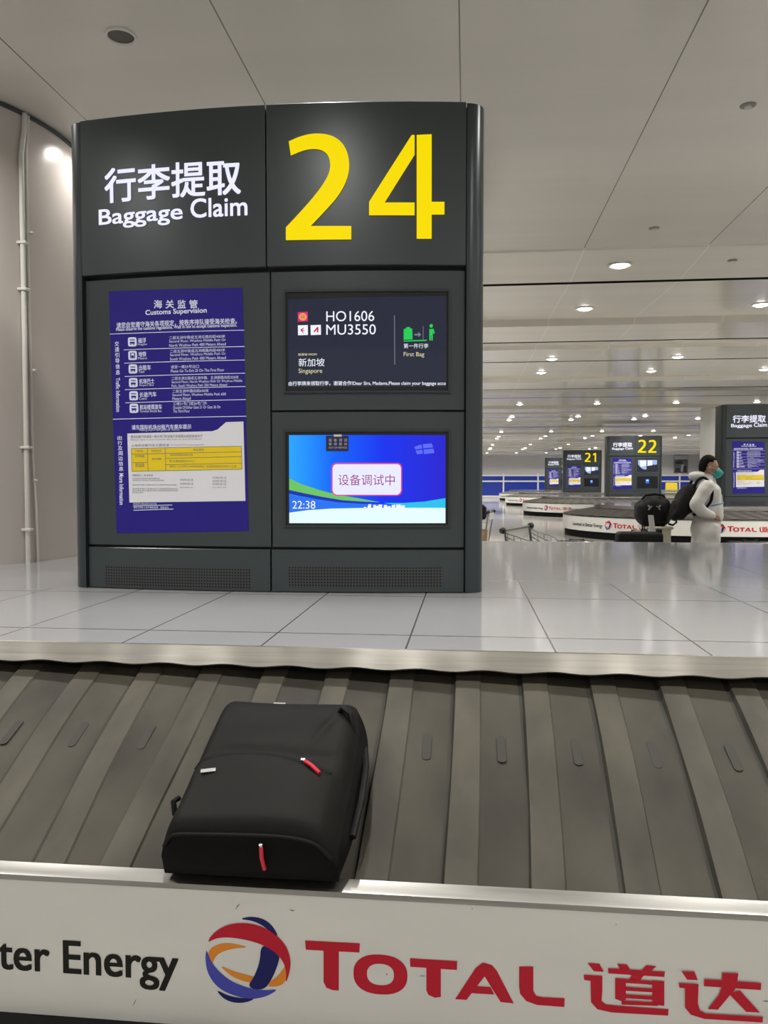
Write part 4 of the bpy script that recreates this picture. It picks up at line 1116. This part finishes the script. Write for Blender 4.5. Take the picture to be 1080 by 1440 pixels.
def union_mesh(name, parts, m, parent, voxel, it=6, post=None):
    bm = bmesh.new()
    for e in parts:
        bmesh.ops.remove_doubles(e.bm, verts=e.bm.verts, dist=1e-5); bmesh.ops.recalc_face_normals(e.bm, faces=e.bm.faces)
        tmp = bpy.data.meshes.new('x'); e.bm.to_mesh(tmp); e.bm.free(); bm.from_mesh(tmp); bpy.data.meshes.remove(tmp)
    me = bpy.data.meshes.new('u'); bm.to_mesh(me); bm.free()
    o = bpy.data.objects.new('tmp', me); COL.objects.link(o)
    rm = o.modifiers.new('rm', 'REMESH'); rm.mode = 'VOXEL'; rm.voxel_size = voxel
    sm = o.modifiers.new('sm', 'SMOOTH'); sm.iterations = it; sm.factor = .5
    dg = bpy.context.evaluated_depsgraph_get(); dg.update()
    m2 = bpy.data.meshes.new_from_object(o.evaluated_get(dg)); bpy.data.objects.remove(o)
    bm = bmesh.new(); bm.from_mesh(m2)                          # keep only the outer surface
    seen = set(); best = []
    for v in bm.verts:
        if v in seen: continue
        st = [v]; comp = []; seen.add(v)
        while st:
            w_ = st.pop(); comp.append(w_)
            for ed in w_.link_edges:
                o_ = ed.other_vert(w_)
                if o_ not in seen: seen.add(o_); st.append(o_)
        if len(comp) > len(best): best = comp
    keep = set(best); bmesh.ops.delete(bm, geom=[v for v in bm.verts if v not in keep], context='VERTS')
    if post:
        for v in bm.verts: v.co = post(v.co)
    bm.to_mesh(m2); bm.free(); m2.name = name; m2.materials.clear(); m2.materials.append(m)
    for p in m2.polygons: p.use_smooth = True
    o = bpy.data.objects.new(name, m2); COL.objects.link(o); o.parent = parent
    return o
parts = []
for (c_, h_) in (((.005,0,.93), (.170,.185,.17)), ((.025,0,1.12), (.172,.185,.20)), ((.005,0,1.32), (.165,.19,.18)), ((-.03,0,1.44), (.12,.20,.09))):
    e = B(); blob(e, c_, h_, .85, 14); parts.append(e)
limb(parts, [((-.0,0,1.44), .10), ((.012,0,1.535), .075)])
for s_ in (-1, 1):
    limb(parts, [((.0, s_*.085, .90), .150), ((.012, s_*.105, .50), .125), ((-.005, s_*.115, .11), .098)])
    limb(parts, [((-.045, s_*.185, 1.43), .085), ((-.185, s_*.25, 1.215), .078), ((-.11, s_*.245, 1.135), .070), ((.005, s_*.225, 1.088), .048)])
e = B(); blob(e, (-.105,0,1.56), (.105,.125,.062), .9, 12); parts.append(e)
e = B(); blob(e, (-.02,0,1.535), (.105,.105,.050), .9, 12); parts.append(e)
def folds(p):
    f = .014*math.sin(38*p.z+14*p.x)*math.sin(9*p.x+5*p.y+3*p.z) + .012*math.sin(23*p.x-31*p.z+11*p.y)
    return Vector((p.x*(1+f*1.2), p.y*(1+f*1.2), p.z))
cov = union_mesh('coverall', parts, M_COV, person, .011, 4, folds)
for s in (-1, 1):
    b = B(); blob(b, (.06, s*.12, .045), (.15,.055,.05), .7, 10); b.build('shoe', mat('shoe_cover', (.66,.65,.63), .6), person, smooth=True)
# blue seam tape across the chest and the front zip flap
b = B()
tp = [(.025+.172*math.cos(a), -.172*math.sin(a), 1.205+.035*math.cos(a)) for a in [math.radians(d) for d in range(0, 100, 8)]]
b.tube(tp, .009, 8); b.build('blue_tape', mat('tape_blue', (.10,.24,.42), .5), person, smooth=True)
b = B(); b.tube([(.185,-.02,1.02),(.195,-.02,1.15),(.178,-.02,1.32),(.11,-.02,1.46),(.09,-.02,1.53)], .010, 8); b.build('zip_flap', M_COV, person, smooth=True)
# short hair
b = B()
def hairfn(p, x, y, z): return p
tmp = B(); blob(tmp, (0,0,0), (.115,.085,.138), 1.0, 22)
for f in list(tmp.bm.faces):
    c = f.calc_center_median()
    low = .055 + .035*max(0, c.x/.12) if c.x > -.02 else (.045 - .20*min(1, (-.02-c.x)/.08))
    if c.z < max(low, -.085): tmp.bm.faces.remove(f)
for v in list(tmp.bm.verts):
    if not v.link_faces: tmp.bm.verts.remove(v)
for v in tmp.bm.verts: v.co = v.co*1.0 + Vector((hx-.004, 0, hz+.003 + (.012 if v.co.z > .06 else 0)))
b.bm.free(); b.bm = tmp.bm
hair = b.build('hair', M_HAIR, person, smooth=True)
sol = hair.modifiers.new('thick', 'SOLIDIFY'); sol.thickness = .006; sol.offset = -1
# face mask with ear loops
b = B()
def maskfn(p, x, y, z):
    return Vector((p.x + .030*max(0, x)*(1-abs(z)), p.y*(1-.35*max(0, x)), p.z))
blob(b, (hx+.085, 0, hz-.072), (.062,.070,.066), .9, 14, maskfn); b.build('face_mask', M_MASK, person, smooth=True)
for s in (-1, 1):
    b = B(); b.tube([(hx+.085,s*.066,hz-.040),(hx+.04,s*.082,hz-.015),(hx-.01,s*.092,hz+.008),(hx-.026,s*.094,hz-.02)], .0022, 6)
    b.tube([(hx+.075,s*.062,hz-.10),(hx+.03,s*.076,hz-.075),(hx-.026,s*.09,hz-.045)], .0022, 6); b.build('ear_loop', mat('loop_white', (.7,.7,.7), .6), person, smooth=True)
tag(person, 'person in white coverall and teal face mask, standing sideways with hands in front', 'person')

bk = empty('backpack', (px0-.235, GY, 1.03))
def packfn(p, x, y, z):
    return Vector((p.x - .05*z*(-1) *0 + .085*z, p.y*(1-.12*max(0, z)), p.z)) + Vector((.006*math.sin(7*z+3*y), 0, .006*math.sin(9*x)))
b = B(); blob(b, (-.03,0,.21), (.115,.165,.225), .72, 18, packfn); b.build('body', M_BAGK, bk, smooth=60)
b = B(); blob(b, (-.115,0,.13), (.055,.12,.11), .7, 12); b.build('front_pocket', M_BAGK, bk, smooth=60)
for s in (-1, 1):
    b = B()
    pts = [(.06,s*.10,.38),(.10,s*.12,.475),(.16,s*.155,.512),(.215,s*.185,.46),(.248,s*.20,.36),(.240,s*.205,.25),(.195,s*.20,.17),(.10,s*.175,.09),(.05,s*.15,.06)]
    cv = []
    for i in range(len(pts)-1):
        p0_, p1_ = Vector(pts[max(i-1,0)]), Vector(pts[i]); p2_, p3_ = Vector(pts[i+1]), Vector(pts[min(i+2,len(pts)-1)])
        for k in range(5):
            u = k/5; cv.append(.5*((2*p1_)+(p2_-p0_)*u+(2*p0_-5*p1_+4*p2_-p3_)*u*u+(3*p1_-p0_-3*p2_+p3_)*u**3))
    cv.append(Vector(pts[-1])); b.tube(cv, .017, 8); b.build('shoulder_strap', M_STRAP, bk, smooth=True)
tag(bk, 'black backpack worn on the back of the person in white', 'backpack')

# ================================================================== THE BLACK BACKPACK ON THE BELT
INC = math.atan2(.352, .930)
bp = empty('backpack', (-.565, 2.008, .431), (INC, 0, 0))
W2, L_, T_ = .236, .628, .150
M_BP = mat('backpack_shell', (.0055,.0058,.0052), .6, spec=.16, bump=((5,7,5), .35, .02))
M_BPS = mat('backpack_side_shaded_end', (.003,.003,.0032), .7, spec=.12, bump=((9,9,9), .3, .012))
def seam_y(x): return .290 - .055*((x+.03)/.22)**2
def top_h(x, y):
    """height of the upper side above the belt"""
    ex = max(0, abs(x)/W2-.78)/.22; ey = max(0, y/L_-.84)/.16; e0 = max(0, .055-y)/.055
    h = T_*(1-.42*ex**2)*(1-.45*ey**2)
    d = seam_y(x)-y
    s = 1/(1+math.exp(-d/.006))
    inside = s*max(0, 1-(abs(x+.02)/.225)**6)
    h += inside*(.026 - .02*max(0, (y-.10)/.25)*0)
    h += .010*math.exp(-((y-.39)/.10)**2-((x+.05)/.15)**2)                     # soft swell of the upper half
    h -= .010*math.exp(-((y-.315)/.02)**2)*max(0, 1-(abs(x)/.23)**4)           # dip behind the seam
    h += .004*math.sin(13*x+9*y)+.003*math.sin(23*y-7*x)
    h += .010*math.exp(-((x-.13-.35*(y-.42))/.013)**2)*math.exp(-((y-.44)/.06)**2)   # fold at the upper right
    h -= .030*e0**2.2
    return h
b = B(); rows = []; NX, NY = 44, 54
def edge_x(y): return W2*(1-.05*max(0, (y-.42)/.12)**2) 
for j in range(NY+1):
    y = L_*j/NY; row = []
    for i in range(NX+1):
        t = -1+2*i/NX; x = t*edge_x(y)
        row.append(Vector((x, y-.03*0, top_h(x, y))))
    rows.append(row)
# skirts: front (near) face, far face and both flanks down to the belt, bulging slightly
def skirt(line, out, n=9, bulge=.020):
    res = []
    for k in range(n+1):
        s = k/n
        res.append([Vector((p.x, p.y, p.z*(1-s)+.004*s)) + Vector(out)*(bulge*math.sin(PI*s)*(1-abs(2*i/(len(line)-1)-1)**5)) for i, p in enumerate(line)])
    return res
b.grid(rows)
near_l = rows[0]; far_l = rows[-1]; lf = [r[0] for r in rows]; rt = [r[-1] for r in rows]
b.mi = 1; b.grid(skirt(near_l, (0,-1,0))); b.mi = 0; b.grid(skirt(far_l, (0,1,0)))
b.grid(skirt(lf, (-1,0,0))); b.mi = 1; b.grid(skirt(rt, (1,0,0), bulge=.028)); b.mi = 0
b.poly([(-W2,0,.004),(W2,0,.004),(W2*.95,L_,.004),(-W2*.95,L_,.004)])
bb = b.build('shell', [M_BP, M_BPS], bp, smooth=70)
# seam piping and zips
def on_top(x, y, up=0.0): return Vector((x, y, top_h(x, y)+up))
b = B(); b.tube([on_top(x, seam_y(x)+.004, .0005) for x in [-.215+.40*k/40 for k in range(41)]], .0055, 8); b.build('pocket_zip', M_STRAP, bp, smooth=True)
b = B(); b.tube([on_top(x, .006, -.002)+Vector((0,-.010,.004*math.cos(9*x))) for x in [-.222+.444*k/30 for k in range(31)]], .0045, 8); b.build('lower_zip', M_STRAP, bp, smooth=True)
M_PULL = mat('red_pull', (.55,.012,.035), .45); M_TAG = mat('grey_tag', (.42,.42,.42), .4, .4)
p = on_top(.108, seam_y(.108)-.004, .008)
b = B(); b.tube([p, p+Vector((.022,-.020,.004)), p+Vector((.050,-.044,-.002))], .0062, 8); zp = b.build('zip_pull', M_PULL, bp, smooth=True); tag(zp, 'red zip pull beside the pocket seam')
b = B(); b.box(p+Vector((-.014,.0,-.004)), p+Vector((.001,.010,.004)), .002); b.build('zip_slider', mat('slider_metal', (.6,.6,.6), .25, .9), zp)
p = on_top(.045, .004, -.004)+Vector((0,-.012,0))
b = B(); b.tube([p+Vector((0,-.010,-.016)), p+Vector((.001,-.019,-.044)), p+Vector((.005,-.019,-.082))], .0055, 8); zp = b.build('zip_pull', M_PULL, bp, smooth=True); tag(zp, 'red zip pull hanging down the near end')
b = B(); b.lathe([(0,-.006),(.005,-.004),(.005,.004),(0,.006)], 10, tuple(p+Vector((0,-.009,-.012)))); b.build('zip_slider', MATS['slider_metal'], zp, smooth=True)
p = on_top(-.158, .205, .002)
b = B(); b.box(p+Vector((-.021,-.007,0)), p+Vector((.021,.007,.003)), .001, Matrix.Rotation(.22,3,'Z')); b.build('logo_tag', M_TAG, bp)
p = on_top(-.045, L_-.030, .001)
b = B(); b.box(p+Vector((-.020,-.006,0)), p+Vector((.020,.006,.003)), .001, Matrix.Rotation(-.25,3,'X')); b.build('logo_tag', M_TAG, bp)
# side strap, buckle and the grab loop at the far right corner
b = B(); b.tube([(-.252,.15,.06),(-.262,.175,.085),(-.256,.20,.075)], .008, 8); b.build('side_buckle', M_STRAP, bp, smooth=True)
b = B(); b.tube([on_top(.165,.525,-.01)+Vector((0,0,.0)), on_top(.18,.520,.016), on_top(.205,.50,.018), on_top(.222,.47,-.01)], .009, 8); b.build('grab_loop', M_STRAP, bp, smooth=True)
b = B(); b.tube([(.262,.10,.06),(.272,.22,.075),(.268,.36,.070),(.252,.46,.06)], .010, 8); b.build('side_strap', M_STRAP, bp, smooth=True)
tag(bp, 'black backpack with red zip pulls, lying on the belt of the nearest carousel', 'backpack')
